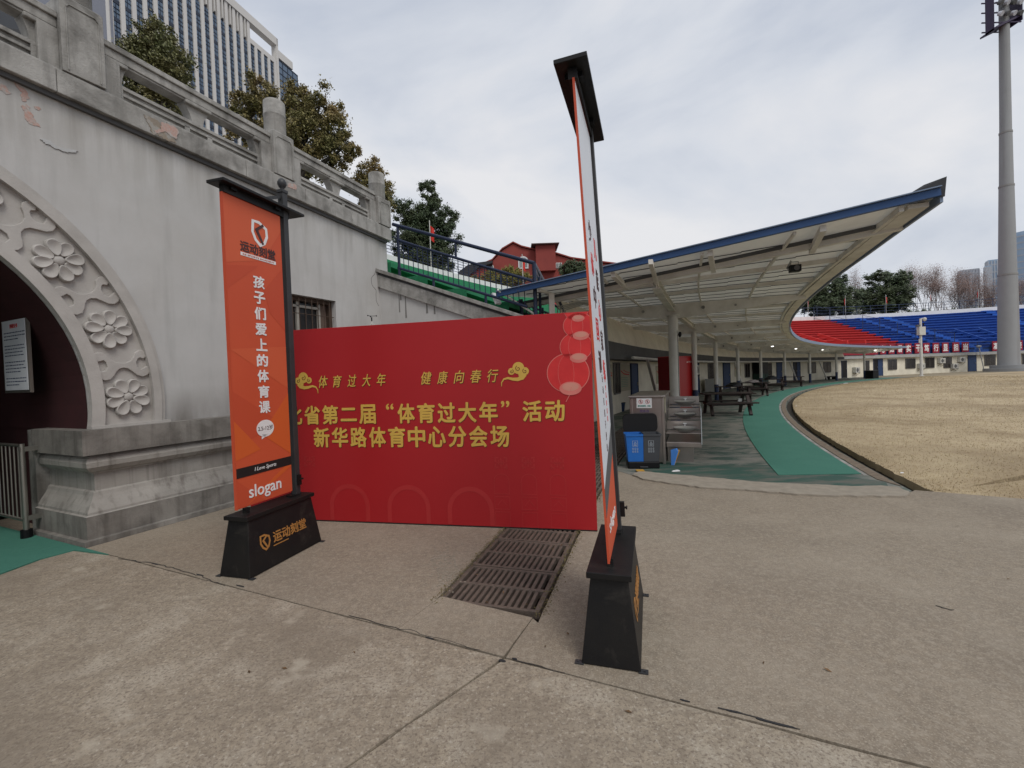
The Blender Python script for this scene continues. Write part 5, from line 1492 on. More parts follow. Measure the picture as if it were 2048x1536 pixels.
MB().box(-.06, .06, -.165, -.14, .03, .045).obj('pedal', M_bing, tb)
rd = MB(); N = 24; prof2 = []
def rrect(w, h, r, n=6):
    out = []
    for cx, cy, a in ((w/2 - r, h/2 - r, 0), (-w/2 + r, h/2 - r, 90), (-w/2 + r, -h/2 + r, 180), (w/2 - r, -h/2 + r, 270)):
        for i in range(n + 1):
            t = R_(a + 90 * i / n); out.append((cx + r * math.cos(t), cy + r * math.sin(t)))
    return out
rows = []
for w, h, dy in ((.56, .30, 0), (.57, .31, .015), (.55, .29, .04), (.46, .20, .055)):
    rows.append([(x, .16 + dy + (y + .15) * .12, .715 + y) for x, y in rrect(w, h, .08)])
rd.strip(rows, closed=True); rd.add(rows[0], [tuple(range(len(rows[0])))]); rd.add(rows[-1], [tuple(range(len(rows[-1])))])
rd.obj('lid', M_bink, tb)
q = MB()
ff = lambda x, y, z: (x, -.15 + .03 * (1 - (y - .11) / .455) - .002 - z, y)
for cx in (-.13, .12):
    stroke(q, [(cx - .04, .37), (cx + .04, .37), (cx + .04, .46), (cx - .04, .46)], .004, ff, 0, .001, closed=True)
    stroke(q, [(cx - .02, .41), (cx, .443), (cx + .02, .41)], .005, ff, 0, .001, closed=True)
    flat(q, [(cx - .025, .385), (cx + .025, .385), (cx + .025, .395), (cx - .025, .395)], ff, 0, .001)
    for i in range(3):
        for j in range(2):
            x = cx - .035 + i * .035; y = .335 - j * .045
            ringpoly(q, x, y, .008, .012, ff, 0, .001, 8); flat(q, [(x - .012, y - .02), (x + .012, y - .02), (x + .012, y - .016), (x - .012, y - .016)], ff, 0, .001)
q.obj('print', mat('grey_white_print', (.45, .50, .55), .6), tb)

# small blue tub by the rooms
p = gnd(1243, 823)
sb = thing('small_bin', 'small dark blue open bucket by the cream wall', 'bin', p, 0)
MB().lathe([(.11, 0), (.15, .32), (.165, .32), (.165, .345), (.145, .345), (.11, .02), (.001, .02)], (0, 0, 0), 20).obj('tub', mat('navy_plastic', (.012, .03, .08), .5), sb, smooth=True)
MB().lathe([(.16, .345), (.17, .35), (.17, .36), (.001, .365)], (0, 0, 0), 20).obj('rim', M_bink, sb)
p = gnd(1744, 757)
o = thing('dark_crate', 'dark box standing at the last canopy column', 'crate', p, .4)
MB().box(-.45, .45, -.35, .35, 0, .75).obj('body', M_bink, o, bevel=.03); MB().box(-.48, .48, -.38, .38, .75, .80).obj('lid', M_post, o, bevel=.01)
p = gnd(1662, 759)
o = thing('dark_heap', 'low dark covered bench by the cream wall far along', 'bench', p, .5)
MB().box(-.7, .7, -.25, .25, .25, .34).obj('seat', M_bink, o, bevel=.03)
for x in (-.6, .6): MB().box(x - .06, x + .06, -.2, .2, 0, .25).obj('leg', M_bink, o)
# red vending machine and dark red cabinet
def frame_th(R, th): return RP(R, th), R_(90 - th)
p = at(1352, 750, 16.5); p.z = 0
vm = thing('vending_cabinet', 'tall bright red cabinet with white mark behind the nearest column', 'cabinet', p, R_(39))
MB().box(0, 1.42, 0, .75, .04, 2.08).obj('body', M_redm, vm, bevel=.015)
for x in (.1, 1.25): MB().box(x, x + .08, .05, .7, 0, .04).obj('foot', M_bink, vm)
MB().box(.03, .03 + 1.36, -.012, 0, .10, 2.02).obj('door', M_redm, vm, bevel=.006)
q = MB(); put_text(q, '▲ 中体彩', .95, 1.86, w=.45, h=.07, size=.1, f=lambda x, y, z: (x, -.0135 - z, y)); q.obj('lettering', M_white, vm)
MB().box(-.012, 0, .02, .73, .06, 2.06).obj('side_panel', M_redd, vm)
# green shed-like booth
p = RP(74.2, 48.1)
gb = thing('green_booth', 'dark green metal cupboard standing against the cream rooms', 'cupboard', p, R_(90 - 48.7))
MB().box(0, 1.35, 0, .7, .05, .95).obj('lower_box', mat('dark_green_metal', (.012, .04, .028), .6), gb); MB().box(0, 1.35, .02, .7, .95, 1.95).obj('upper_box', M_bink, gb)
MB().box(.66, .69, -.02, 0, .1, .9).obj('door_edge', M_bink, gb)
# small white cabinets
p = RP(74.1, 39.7)
wc = thing('white_cabinet', 'white slatted cabinet between the red cabinet and the second blue door', 'cabinet', p, R_(90 - 40.3))
MB().box(0, 1.4, 0, .6, .05, .88).obj('body', M_ac, wc)
for i in range(9): MB().box(.2, .85, -.02, 0, .12 + i * .08, .17 + i * .08).obj('slat', M_frame, wc)

# ------------------------------------------------------------------ PICNIC TABLES
def make_table():
    t = thing('picnic_table', 'x', 'picnic table', group='dark wooden picnic tables beside the green mat')
    for i in range(4): MB().box(-.78, .78, -.33 + i * .168, -.33 + i * .168 + .155, .70, .735).obj('tabletop_plank', M_wood, t, bevel=.004)
    for s in (-1, 1):
        MB().box(-.80, .80, s * .62 - .13, s * .62 + .13, .40, .44).obj('bench_seat', M_wood, t, bevel=.005)
        for x in (-.58, .58):
            MB().bar((x, s * .22, .70), (x, s * .64, 0), .09, .09).obj('leg', M_wood, t)
            MB().tube((x, s * .64, 0), (x, s * .64, .06), .05, n=8).obj('foot', M_bink, t)
    for x in (-.58, .58): MB().box(x - .035, x + .035, -.74, .74, .33, .40).obj('cross_beam', M_wood, t)
    MB().box(-.58, .58, -.04, .04, .30, .37).obj('stretcher', M_wood, t)
    return t
pt = make_table()
tl = [(71.25, 28.3, 'dark picnic table nearest the wash station, clear of the mat', .96), (71.45, 33.0, 'second picnic table along the mat, behind the nearest one', 1.0), (71.3, 37.0, 'picnic table with a grey cloth bundle on its top', 1.0), (71.35, 41.6, 'fourth picnic table along the mat with a dark cloth heap', 1.0), (71.5, 46.4, 'farthest picnic table by the seventh canopy column', 1.0)]
for i, (R, th, lb, s) in enumerate(tl):
    p = RP(R, th)
    if i == 0: pt.location = p; pt.rotation_euler = (0, 0, R_(-12)); pt['label'] = lb
    else: copy_tree(pt, lb, p, R_((-22, -18, -28, -30)[i - 1]))
def heap(name, label, R, th, z, sx, sy, sz, m):
    vs = []; mb = MB(); rows = []
    for i in range(7):
        ph = PI / 2 * i / 6; row = []
        for j in range(18):
            a = 2 * PI * j / 18; q = 1 + .35 * noise.noise(Vector((math.cos(a) * 1.6, math.sin(a) * 1.6, i * .5)))
            row.append((math.cos(a) * math.cos(ph) * sx * q, math.sin(a) * math.cos(ph) * sy * q, math.sin(ph) * sz * q))
        rows.append(row)
    mb.strip(rows, closed=True); o = mb.obj(name, m, smooth=True); o.location = RP(R, th, z); o.rotation_euler = (0, 0, .2); tag(o, label, 'cloth')
heap('cloth_bundle', 'grey and white cloth bundle lying on the third picnic table', 71.3, 37.0, .735, .45, .2, .12, mat('grey_cloth', (.30, .29, .28), .9, (.12, .08, .08), 12, .8))
heap('dark_bag', 'dark bags piled on the second picnic table', 71.45, 33.0, .735, .4, .22, .15, M_bink)
heap('dark_coat', 'dark coat thrown on the fourth picnic table', 71.35, 41.6, .735, .45, .2, .2, M_bink)
o = MB().box(-.06, .06, -.04, .04, 0, .10).obj('drink_carton', M_white); tag(o, 'small white carton standing on the bench of the nearest picnic table', 'carton')
o.location = RP(70.85, 28.3, .44) 

# ------------------------------------------------------------------ AC UNITS
def make_ac():
    t = thing('ac_unit', 'x', 'air conditioner', group='outdoor air conditioning units on the cream wall')
    MB().box(-.42, .42, -.34, 0, 0, .60).obj('casing', M_ac, t, bevel=.012)
    q = MB(); q.tube((-.10, -.341, .30), (-.10, -.352, .30), .22, n=24); q.obj('fan_grille', M_acg, t)
    MB().box(.20, .38, -.35, -.34, .08, .52).obj('panel', M_frame, t)
    q = MB()
    for x in (-.35, .35): q.box(x - .02, x + .02, -.36, .05, -.04, 0); q.bar((x, -.34, -.03), (x, .02, -.30), .02, .03)
    q.obj('bracket', M_rust, t)
    return t
ac0 = make_ac()
for i, (th, z, lb) in enumerate(((64.2, .50, 'air conditioner right of the seventh doorway, under the canopy end'), (73.2, .62, 'air conditioner behind the camera pole, between two windows'), (75.8, 1.15, 'air conditioner high on the wall left of the stacked pair'), (77.4, .45, 'lower air conditioner of the stacked pair left of the blue door'), (78.25, 1.22, 'upper air conditioner of the stacked pair next to the blue door'), (62.0 - 23.5, 1.2, 'air conditioner high on the wall behind the red cabinet'))):
    p = RP(75.0, th, z); rz = R_(90 - th)
    if i == 0: ac0.location = p; ac0.rotation_euler = (0, 0, rz); ac0['label'] = lb
    else: copy_tree(ac0, lb, p, rz)

# ------------------------------------------------------------------ POLES
p = gnd(1843, 752); zt = at(1843, 637, p.y).z
cp_ = thing('camera_pole', 'slim white pole with cameras and a control box on the lawn', 'pole', p, 0)
MB().lathe([(.22, 0), (.22, .03), (.13, .04), (.13, zt * .5), (.10, zt * .5 + .02), (.10, zt)], (0, 0, 0), 14).obj('pole', M_colw, cp_, smooth=True)
zb = at(1843, 662, p.y).z
MB().box(-.32, .32, -.22, .12, zb - .42, zb + .42).obj('control_box', M_ac, cp_, bevel=.02)
MB().path([(0, 0, zt - .05), (.12, -.05, zt), (.3, -.1, zt)], .05, 8).obj('arm', M_ac, cp_)
MB().lathe([(.001, zt + .1), (.12, zt + .06), (.17, zt - .04), (.15, zt - .18), (.06, zt - .28), (.001, zt - .3)], (.32, -.1, 0), 16).obj('dome_camera', M_ac, cp_, smooth=True)
MB().box(-.45, -.15, -.12, .08, zt - .82, zt - .62).obj('floodlight', M_acg, cp_)
MB().box(.25, .33, -.05, .05, zt - .75, zt - .45).obj('sensor', M_bink, cp_)
MB().box(-.2, -.12, -.05, .05, zb - 1.2, zb - .8).obj('small_box', M_ac, cp_)
# thin street lamp by the blue door
p = RP(74.3, 80.3)
lp = thing('wall_lamp', 'thin leaning lamp pole with round head beside the far blue door', 'lamp', p, 0)
MB().tube((0, 0, 0), (-.6, 0, 2.95), .05, n=8).obj('pole', M_ledge, lp)
MB().lathe([(.02, 2.85), (.18, 2.92), (.26, 3.02), (.22, 3.1), (.001, 3.16)], (-.62, 0, 0), 14).obj('head', M_ledge, lp, smooth=True)

# floodlight mast
pm = at(2018, 745, 51.5); pm.z = 0
ms = thing('floodlight_mast', 'tall grey concrete floodlight mast on a stepped base', 'mast', pm, 0)
MB().lathe([(2.1, 0), (2.1, .35), (1.55, .352), (1.55, .70), (.95, .702), (.93, .75), (.80, 10.8), (.76, 11.0), (.62, 21), (.59, 21.1), (.53, 27), (.50, 27.1), (.43, 40), (.41, 46), (.001, 46)], (0, 0, 0), 40).obj('shaft', M_mast, ms, smooth=True)
q = MB()
for z, rr in ((10.9, .80), (20.9, .63), (26.9, .54)):
    q = MB(); q.lathe([(rr + .02, z), (rr + .02, z + .2)], (0, 0, 0), 40); q.obj('joint_ring', M_mastb, ms)
zh = at(1999, 52, 51.5).z
hd = MB()
hd.box(-1.5, -1.42, -.3, .6, zh - .6, zh + 9); hd.box(1.35, 1.43, -.6, 1.2, zh + .2, zh + 9)
for i in range(5):
    hd.box(-1.45, 1.4, -.5, -.42, zh + i * 1.1, zh + i * 1.1 + .12); hd.box(-1.45, 1.4, 1.0, 1.08, zh + i * 1.1, zh + i * 1.1 + .12)
hd.hexa([(-1.5, -.6, zh - .6), (1.4, -.6, zh + .7), (1.4, 1.2, zh + .7), (-1.5, 1.2, zh - .6)], [(-1.5, -.6, zh - .4), (1.4, -.6, zh + .9), (1.4, 1.2, zh + .9), (-1.5, 1.2, zh - .4)])
0 and hd.hexa([(-1.42, -.45, zh + .2), (1.35, -.45, zh + .9), (1.35, -.35, zh + .9), (-1.42, -.35, zh + .2)], [(-1.42, -.45, zh + 8), (1.35, -.45, zh + 8), (1.35, -.35, zh + 8), (-1.42, -.35, zh + 8)])
hd.obj('lamp_frame', M_purple, ms)
for i in range(4):
    for j in range(5):
        MB().tube((-1.15 + i * .72, -.5, zh + 1.0 + j * 1.2), (-1.05 + i * .72, -.8, zh + .80 + j * 1.2), .22, .26, n=12).obj('floodlight', M_acg if (i + j) % 2 else M_lens, ms)

# flags on the rim
fl0 = None
for i, (px, py) in enumerate(((862, 455), (1047, 530), (1617, 602), (1692, 602), (1773, 596), (1862, 596), (1958, 594))):
    th = th_of(px, py, 87.2); p = RP(87.3, th, zrim(th) + .2)
    if fl0 is None:
        fl0 = thing('flag_pole', 'x', 'flag', p, 0, 'red flags along the stadium rim')
        MB().tube((0, 0, 0), (0, 0, 2.9), .03, n=6).obj('pole', M_ac, fl0)
        q = MB(); rows = []
        for a in range(7):
            rows.append([(.03 + .035 * a + .012 * math.sin(k * 1.3 + a), .05 * math.sin(a * 1.2 + k * .5), 2.6 - k * .14 - a * .03) for k in range(7)])
        q.strip(rows); q.obj('cloth', M_flag, fl0, smooth=True, recalc=False); o = fl0
    else: o = copy_tree(fl0, None, p, (0, .4, .9, 1.4, .2, .7, 1.2)[i])
    o['label'] = ['limp red flag on a white pole before the dark tree above the blue railing', 'red flag in front of the red gabled building', 'bright red flag on the rim beside the canopy edge', 'dull red flag on the rim before the left dark evergreen', 'red flag on the rim before the right dark evergreen', 'red flag on the rim before the bare plane trees', 'red flag on the rim just left of the floodlight mast'][i]

# ------------------------------------------------------------------ FAR BUILDINGS
Pt = at(552.7, 79, 120.0); Pt.z = 0
td = Vector((.2956, 1, 0)).normalized(); tw_ = thing('office_tower', 'tall office tower with pale vertical fins and blue glass', 'building', Pt, math.atan2(-td.y, -td.x))
# local x: from right corner towards the near left corner ; local y: into (+) or out of the building
# local y positive = rotate(-td) by 90deg
ly = Vector((td.y, -td.x, 0))       # direction of local +y
out = -1 if ly.dot(Vector((1, 0, 0))) < 0 else 1
# out = sign of local y that points to the camera side (right/front)
def TB(mb, x0, x1, d0, d1, z0, z1, k=None):     # d = distance out of the facade
    mb.box(x0, x1, min(out * d0, out * d1), max(out * d0, out * d1), z0, z1, k)
q = MB(); TB(q, 0.3, 39.3, -14, -.5, 0, 84.6); TB(q, 8.9, 39.3, -14, -.55, 84.6, 90); q.obj('core', M_twrd, tw_)
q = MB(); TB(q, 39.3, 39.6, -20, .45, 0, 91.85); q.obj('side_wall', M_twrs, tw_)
q = MB()
for i in range(20):
    x = 1.0 + 2.02 * i; top = 89.9 if x > 8.8 else 86.2
    TB(q, x - .38, x + .38, -.5, .22, 0, top)
q.box(0, 0, 0, 0, 0, 0) if False else None
q.obj('fin', M_twrw, tw_)
q = MB(); TB(q, 0, 39.3, -1.2, .45, 89.9, 91.85); TB(q, 0, .58, -1.2, .45, 0, 91.85); q.obj('parapet_frame', M_twrw, tw_)
q = MB(); TB(q, 0.6, 8.9, -14, .2, 85.0, 86.2); q.obj('low_roof', M_twrw, tw_)
q = MB()
for i in range(19):
    x = 2.01 + 2.02 * i
    if x > 8.8: TB(q, x - .12, x + .12, -.45, .3, 85.4, 89.9)
q.obj('louvre', M_twrw, tw_)
gls = MB(); spn = MB(); mul = MB()
for f_ in range(26):
    z = 84.9 - 3.3 * (f_ + 1)
    if z < 30: break
    for i in range(19):
        x = 2.01 + 2.02 * i
        TB(gls, x - .60, x + .60, -.45, -.1 + .02 * ((i * 7 + f_ * 3) % 3), z + .75, z + 3.25)
        TB(mul, x - .03, x + .03, -.1, .02, z + .75, z + 3.25)
        TB(mul, x - .60, x + .60, -.1, .02, z + 1.6, z + 1.68); TB(mul, x - .60, x + .60, -.1, .02, z + 2.4, z + 2.46)
        TB(spn, x - .60, x + .60, -.4, -.02, z + .05, z + .75)
gls.obj('glass', M_twrg, tw_); so_ = spn.obj('spandrel', M_twrd, tw_); so_['kind'] = 'stuff'; mul.obj('mullion', M_twrd, tw_)
q = MB(); TB(q, -5.2, 0, -1.2, .3, 87.2, 89.2); TB(q, -5.2, 0, -12, -.3, 0, 87.0); q.obj('stair_block', M_twrw, tw_)
q = MB(); TB(q, -7.2, -.3, -10, .0, 0, 87.1); q.obj('corner_glass', M_twrg, tw_)
q = MB()
for k in range(14):
    z = 86.9 - k * 1.65; TB(q, -7.25, -.3, -.1, .12, z - .14, z)
for k in range(4): TB(q, -7.2 + k * 1.8, -7.05 + k * 1.8, -.1, .1, 50, 87)
q.obj('corner_mullion', M_twrd, tw_)
# dark building glimpsed behind the left balustrade
dk = thing('dark_block', 'dark slate coloured building glimpsed behind the left end of the balustrade', 'building', at(-160, 100, 45), .3)
dk.location.z = 0
MB().box(-12, 8, 0, 10, 0, 42).obj('wall', mat('slate_wall', (.055, .06, .07), .7, (.04, .045, .05), .3, .6), dk)
for i in range(10): MB().box(-12, 8, -.05, 0, 6 + i * 3.5, 7.6 + i * 3.5).obj('window_band', M_glass, dk)

# red gabled house
rb = thing('red_house', 'red painted building with curved gables, square chimney and white framed windows', 'building', (0, 75, 0), 0)
def pxl(px, py, Y=75): p = at(px, py, Y); return (p.x, p.z)
outl = [pxl(*p) for p in ((925, 548), (960, 532), (985, 522), (1006, 500), (1026, 487), (1042, 495), (1075, 503), (1108, 508), (1140, 518), (1175, 523), (1230, 530), (1260, 545), (1260, 720), (925, 720))]
MB().prism(outl, lambda x, y: (x, 0, y), lambda x, y: (x, 12, y)).obj('wall', M_brickr, rb)
q = MB()
tops = [pxl(*p) for p in ((912, 552), (958, 531), (984, 520), (1004, 498), (1026, 485), (1043, 493), (1076, 501), (1110, 506), (1142, 516), (1178, 521), (1235, 528), (1268, 545))]
for a, b in zip(tops, tops[1:]): q.hexa([(a[0], -.3, a[1] - .08), (b[0], -.3, b[1] - .08), (b[0], 12.2, b[1] - .08), (a[0], 12.2, a[1] - .08)], [(a[0], -.3, a[1] + .12), (b[0], -.3, b[1] + .12), (b[0], 12.2, b[1] + .12), (a[0], 12.2, a[1] + .12)])
q.obj('roof', M_brickr, rb)
a = pxl(1072, 545); b = pxl(1109, 493)
ch_ = MB(); ch_.box(a[0], b[0], -1.2, 2.5, a[1], b[1]); c_ = ch_.obj('chimney', M_brickr, rb)
MB().box(a[0] - .7, b[0] + .6, -1.8, 3.1, b[1], b[1] + .14).obj('chimney_cap', M_roofg, c_)
def hwin(px0, px1, py0, py1, arch, nm='window'):
    x0, z1 = pxl(px0, py0); x1, z0 = pxl(px1, py1); w = MB()
    poly = [(x0, z0), (x1, z0)] + ([(x1, z1 - (x1 - x0) * .45)] + [((x0 + x1) / 2 + (x1 - x0) / 2 * math.cos(t), z1 - (x1 - x0) * .45 + (x1 - x0) * .45 * math.sin(t)) for t in [PI * i / 8 for i in range(1, 8)]] + [(x0, z1 - (x1 - x0) * .45)] if arch else [(x1, z1), (x0, z1)])
    o = w.prism(poly, lambda x, y: (x, -.12, y), lambda x, y: (x, .02, y)).obj(nm, M_rim, rb)
    cx = (x0 + x1) / 2; cz = (z0 + z1) / 2
    MB().prism([(lerp(cx, x, .78), lerp(cz, z, .78)) for x, z in poly], lambda x, y: (x, -.16, y), lambda x, y: (x, -.10, y)).obj('pane', mat('curtained_pane', (.28, .31, .30), .4, (.18, .2, .2), 2, .7), o)
    MB().box(cx - .04, cx + .04, -.18, -.15, z0 + .1, z1 - .1).obj('mullion', M_rim, o)
hwin(1036, 1057, 513, 537, True); hwin(977, 988, 529, 545, True); hwin(1111, 1124, 526, 536, False); hwin(1130, 1142, 530, 540, False)
dr_ = thing('dark_roof_house', 'dark curved roof eave beside the red building', 'building', (0, 73, 0), 0)
o1 = [pxl(*p, 73) for p in ((915, 545), (935, 530), (955, 525), (985, 521), (984, 526), (958, 534), (945, 545), (930, 560))]
MB().prism(o1, lambda x, y: (x, 0, y), lambda x, y: (x, 4, y)).obj('roof', mat('slate_roof', (.035, .035, .04), .8), dr_)
MB().prism([pxl(*p, 73) for p in ((925, 556), (955, 536), (972, 530), (972, 720), (925, 720))], lambda x, y: (x, .5, y), lambda x, y: (x, 3.5, y)).obj('wall', M_brickr, dr_)

# far towers to the right
def far(px0, px1, py, Y, nm, lb, m, cyl=False, fl=3.6):
    a = at(px0, 700, Y); b = at(px1, 700, Y); zt_ = at((px0 + px1) / 2, py, Y).z
    t = thing(nm, lb, 'building', ((a.x + b.x) / 2, Y, 0), -.6)
    w = (b.x - a.x) / 2
    if cyl: MB().lathe([(w, 0), (w, zt_ - 2), (w * .97, zt_)], (0, 0, 0), 40).obj('wall', m, t)
    else: MB().box(-w * .8, w * .8, -w * .6, w * .6, 0, zt_).obj('wall', m, t)
    q = MB(); z = zt_ - 3
    while z > 18:
        if cyl: q.lathe([(w + .08, z), (w + .08, z + .7)], (0, 0, 0), 40)
        else: q.box(-w * .8 - .1, w * .8 + .1, -w * .6 - .1, w * .6 + .1, z, z + .8)
        z -= fl
    q.obj('floor_band', M_far2, t)
    if not cyl:
        q = MB()
        for i in range(7): x = -w * .8 + w * 1.6 * i / 6; q.box(x - .2, x + .2, -w * .6 - .2, w * .6 + .2, 0, zt_ - .5)
        q.obj('pier', M_far2, t)
    return t
far(2024, 2120, 466, 260, 'glass_tower', 'rounded pale blue glass tower right of the floodlight mast', M_far, True)
far(1978, 2010, 520, 230, 'glass_tower', 'blue glass high-rise just left of the floodlight mast', M_far)
far(1972, 1984, 532, 228, 'glass_tower', 'lower blue wing left of the blue glass high-rise', M_far)
far(1922, 1956, 540, 300, 'grey_tower', 'hazy grey high-rise behind the bare trees', M_far2)

# ------------------------------------------------------------------ TREES
def crown_mesh(name, blobs, n, size, m, parent, seed, core=True, shell=.55):
    n = int(n * 1.5); size = size * 1.1
    rnd = random.Random(seed); vs = []; fs = []
    tot = sum(b[3] * b[4] * b[5] for b in blobs)
    sub = []
    for b in blobs:                        # many small leaf clumps on each blob
        k = max(14, int(330 * (b[3] * b[4] * b[5] / tot)))
        for _ in range(k):
            u = Vector((rnd.gauss(0, 1), rnd.gauss(0, 1), rnd.gauss(0, 1))).normalized()
            r = rnd.uniform(0.05, 1) ** .45 * 1.0
            c = Vector((b[0] + u.x * b[3] * r, b[1] + u.y * b[4] * r, b[2] + u.z * b[5] * r))
            sub.append((c, rnd.uniform(.16, .42) * min(b[3:6]) + .05))
    for _ in range(n):
        c, r = rnd.choice(sub)
        u = Vector((rnd.gauss(0, 1), rnd.gauss(0, 1), rnd.gauss(0, 1) * .8)).normalized()
        p = c + u * r * abs(rnd.gauss(.55, .38))
        a = Vector((rnd.gauss(0, 1), rnd.gauss(0, 1), rnd.gauss(0, .7))).normalized(); b2 = a.orthogonal().normalized()
        s = size * rnd.uniform(.6, 1.4)
        o = len(vs)
        vs += [p - a * s, p + b2 * s * .5, p + a * s, p - b2 * s * .5]
        fs.append((o, o + 1, o + 2, o + 3))
    me = bpy.data.meshes.new(name); me.from_pydata([tuple(v) for v in vs], [], fs); me.materials.append(m)
    o = bpy.data.objects.new(name, me); col.objects.link(o); o.parent = parent
    return sub
def tree(name, label, base, blobs_px, Y, m, n, size, seed, group=None, depth=.8, core=True):
    t = thing(name, label, 'tree', (base.x, base.y, 0), 0, group)
    bl = []
    for px, py, rx, ry in blobs_px:
        p = at(px, py, Y); s = Y / 900.0
        bl.append((p.x - base.x, p.y - base.y, p.z, rx * s, rx * s * depth, ry * s))
    sub = crown_mesh('crown', bl, n, size, m, t, seed)
    rnd = random.Random(seed + 1); mb = MB()
    zc = sum(b[2] for b in bl) / len(bl); xc = sum(b[0] for b in bl) / len(bl)
    zl = min(b[2] - b[5] * .6 for b in bl)
    fork = Vector((xc * .6, 0, zl)); rt_ = max(.12, zc * .014)
    mb.tube((0, 0, 0), fork, rt_ * 1.5, rt_, n=8)
    for b in bl:
        c = Vector((b[0], b[1], b[2])); mid = (fork + c) / 2 + Vector((rnd.uniform(-.3, .3), rnd.uniform(-.3, .3), .2))
        mb.tube(fork, mid, rt_ * .8, rt_ * .5, n=6); mb.tube(mid, c, rt_ * .5, rt_ * .2, n=6)
    for c, r in rnd.sample(sub, min(60, len(sub))):
        b = min(bl, key=lambda b: (Vector(b[:3]) - c).length)
        mb.tube(Vector(b[:3]), c, rt_ * .22, rt_ * .07, n=4)
    mb.obj('trunk', M_bark, t, recalc=False)
    return t
def bpt(px, Y): p = at(px, 700, Y); return Vector((p.x, Y, 0))
tree('leafy_tree', 'olive green tree in front of the office tower', bpt(330, 22), 22, 22, M_leaf1, 1, .1, 1) if False else None
tree('leafy_tree', 'olive green tree against the office tower behind the balustrade', bpt(320, 22), [(312, 70, 34, 30), (285, 115, 40, 36), (335, 120, 44, 42), (300, 165, 45, 34), (345, 175, 34, 40), (265, 130, 20, 40), (330, 230, 40, 40)], 22, M_leaf1, 26000, .055, 21)
tree('leafy_tree', 'large rusty green tree between the first two balustrade posts', bpt(600, 26), [(505, 185, 38, 38), (500, 235, 40, 50), (545, 215, 44, 44), (590, 208, 45, 42), (640, 212, 44, 40), (660, 255, 46, 40), (610, 275, 60, 50), (680, 300, 36, 34), (560, 290, 55, 44), (650, 330, 50, 34), (480, 270, 24, 40), (700, 285, 20, 36), (560, 350, 50, 40)], 26, M_leaf2, 60000, .062, 22)
tree('leafy_tree', 'small sparse reddish tree beside the end balustrade post', bpt(745, 28), [(742, 345, 26, 28), (730, 372, 28, 22), (765, 372, 24, 28), (752, 402, 32, 24), (775, 405, 16, 24), (748, 430, 30, 20)], 28, M_leaf2, 12000, .06, 23)
tree('evergreen_tree', 'dark green tree with pointed top behind the navy railing', bpt(850, 40), [(856, 380, 20, 24), (862, 412, 28, 26), (815, 425, 34, 26), (845, 450, 44, 30), (888, 445, 30, 28), (890, 480, 30, 34), (830, 485, 50, 34), (880, 520, 34, 36), (835, 530, 50, 30)], 40, M_leaf3, 50000, .085, 24)
tree('round_shrub', 'yellow green bushy tree in front of the red building', bpt(1000, 60), [(955, 560, 16, 12), (985, 552, 20, 14), (1020, 548, 22, 14), (1045, 556, 20, 12), (1005, 565, 40, 12)], 60, M_leaf4, 12000, .10, 25)
tree('round_shrub', 'green bushy tree at the right end of the red building', bpt(1135, 64), [(1130, 535, 16, 10), (1150, 530, 20, 12), (1170, 536, 18, 10), (1150, 546, 34, 12), (1200, 534, 14, 6)], 64, M_leaf3, 9000, .10, 26)
DG = 'dark evergreens beyond the far rim'
tree('evergreen_tree', 'broad dark evergreen rising beyond the rim beside the canopy edge', bpt(1650, 74), [(1668, 562, 24, 18), (1690, 590, 26, 24), (1655, 590, 34, 26), (1625, 600, 26, 22), (1660, 615, 50, 20), (1700, 612, 16, 18), (1610, 615, 20, 14)], 74, M_leaf3, 30000, .15, 27, DG)
tree('evergreen_tree', 'broad dark evergreen rising between bare trees beyond the rim', bpt(1770, 76), [(1752, 555, 22, 14), (1785, 560, 28, 18), (1812, 555, 16, 12), (1750, 585, 32, 24), (1790, 590, 34, 26), (1735, 608, 20, 20), (1775, 612, 44, 18)], 76, M_leaf3, 30000, .15, 28, DG)
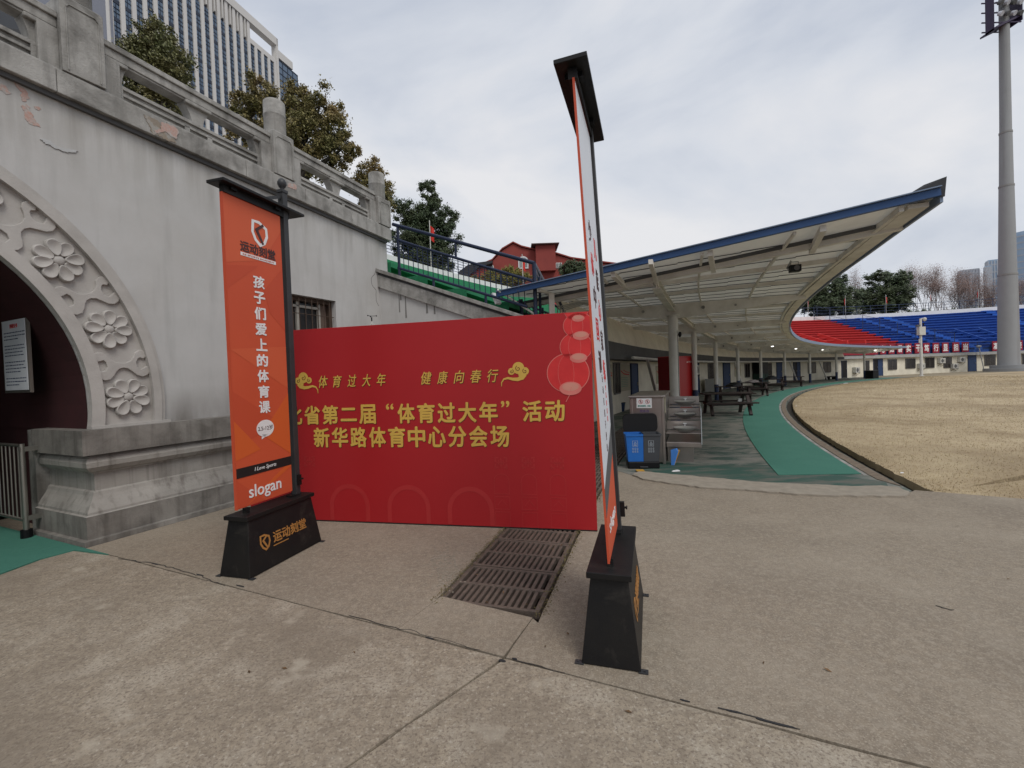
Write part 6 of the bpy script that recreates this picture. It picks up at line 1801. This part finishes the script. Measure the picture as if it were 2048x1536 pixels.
def bare(label, px, Y, top, wpx, seed, leaves=2600, g_='bare winter trees beyond the far rim'):
    base = bpt(px, Y); H = at(px, top, Y).z; W = wpx * Y / 900.0
    t = thing('bare_tree', label, 'tree', base, 0, g_)
    rnd = random.Random(seed); vs = []; mb = MB(); tips = []
    def grow(p, d, L, r, lev):
        q = p + d * L
        mb.tube(p, q, r, r * .68, n=5 if lev < 2 else 3, caps=False)
        if lev >= 5: tips.append(q)
        if lev >= 7: return
        k = 3 if lev < 1 else rnd.choice((2, 2, 3))
        for _ in range(k):
            a = rnd.uniform(0, 2 * PI); sp_ = rnd.uniform(.28, .75)
            o_ = d.orthogonal().normalized(); o2 = d.cross(o_)
            nd = (d + (o_ * math.cos(a) + o2 * math.sin(a)) * sp_ + Vector((0, 0, .12))).normalized()
            grow(q, nd, L * rnd.uniform(.66, .86), max(r * .66, .012), lev + 1)
    grow(Vector((0, 0, 0)), Vector((rnd.uniform(-.05, .05), 0, 1)), H * .27, H * .016, 0)
    zs = max(v.z for v in mb.v); xs = max(abs(v.x) for v in mb.v)
    sx = W / xs; sz = H / zs
    mb.v = [Vector((v.x * sx, v.y * sx, v.z * sz)) for v in mb.v]
    mb.obj('trunk', M_twig, t, recalc=False)
    lv = []; lfc = []
    for _ in range(int(leaves * 3.2)):
        c = rnd.choice(tips); p = Vector((c.x * sx, c.y * sx, c.z * sz)) + Vector((rnd.gauss(0, .5), rnd.gauss(0, .5), rnd.gauss(0, .5)))
        a = Vector((rnd.gauss(0, 1), rnd.gauss(0, 1), rnd.gauss(0, 1))).normalized() * rnd.uniform(.035, .085); b = a.orthogonal().normalized() * a.length * .7
        o_ = len(lv); lv += [tuple(p - a), tuple(p + b), tuple(p + a), tuple(p - b)]; lfc.append((o_, o_ + 1, o_ + 2, o_ + 3))
    me = bpy.data.meshes.new('seed_leaves'); me.from_pydata(lv, [], lfc); me.materials.append(M_twigl)
    o = bpy.data.objects.new('seed_leaves', me); col.objects.link(o); o.parent = t
bare('bare tree showing between the two dark evergreens', 1722, 92, 535, 28, 41)
bare('bare tree standing right behind the right dark evergreen', 1800, 96, 530, 34, 42)
bare('dense reddish bare tree in the middle of the row', 1850, 88, 530, 40, 43, 4200)
bare('reddish bare tree with thick crown right of the middle', 1884, 84, 545, 34, 44, 4200)
bare('thin open bare tree through which sky shows', 1918, 90, 538, 30, 45, 900)
bare('bare tree in front of the hazy grey high-rise', 1945, 86, 545, 32, 46, 3400)
bare('thin bare tree left of the blue glass high-rise', 1972, 92, 540, 26, 47, 800)
bare('bare tree directly behind the floodlight mast', 2000, 84, 560, 32, 48, 3400)
bare('bare tree at the right end beyond the mast', 2045, 84, 555, 34, 49, 3400)
hg = thing('hedge', 'low dark green hedge beyond the rim near the mast', 'hedge', bpt(1950, 82), 0)
crown_mesh('crown', [((px - 1950) / 900 * 82, 0, at(px, 628, 82).z - .5, 2.6, 1.5, 1.6) for px in (1720, 1760, 1830, 1900, 1950, 1985, 2030, 2070)], 16000, .12, M_leaf3, hg, 77)
MB().box(-20, 11, -.4, .4, 0, at(1950, 640, 82).z).obj('stems', M_bark, hg)
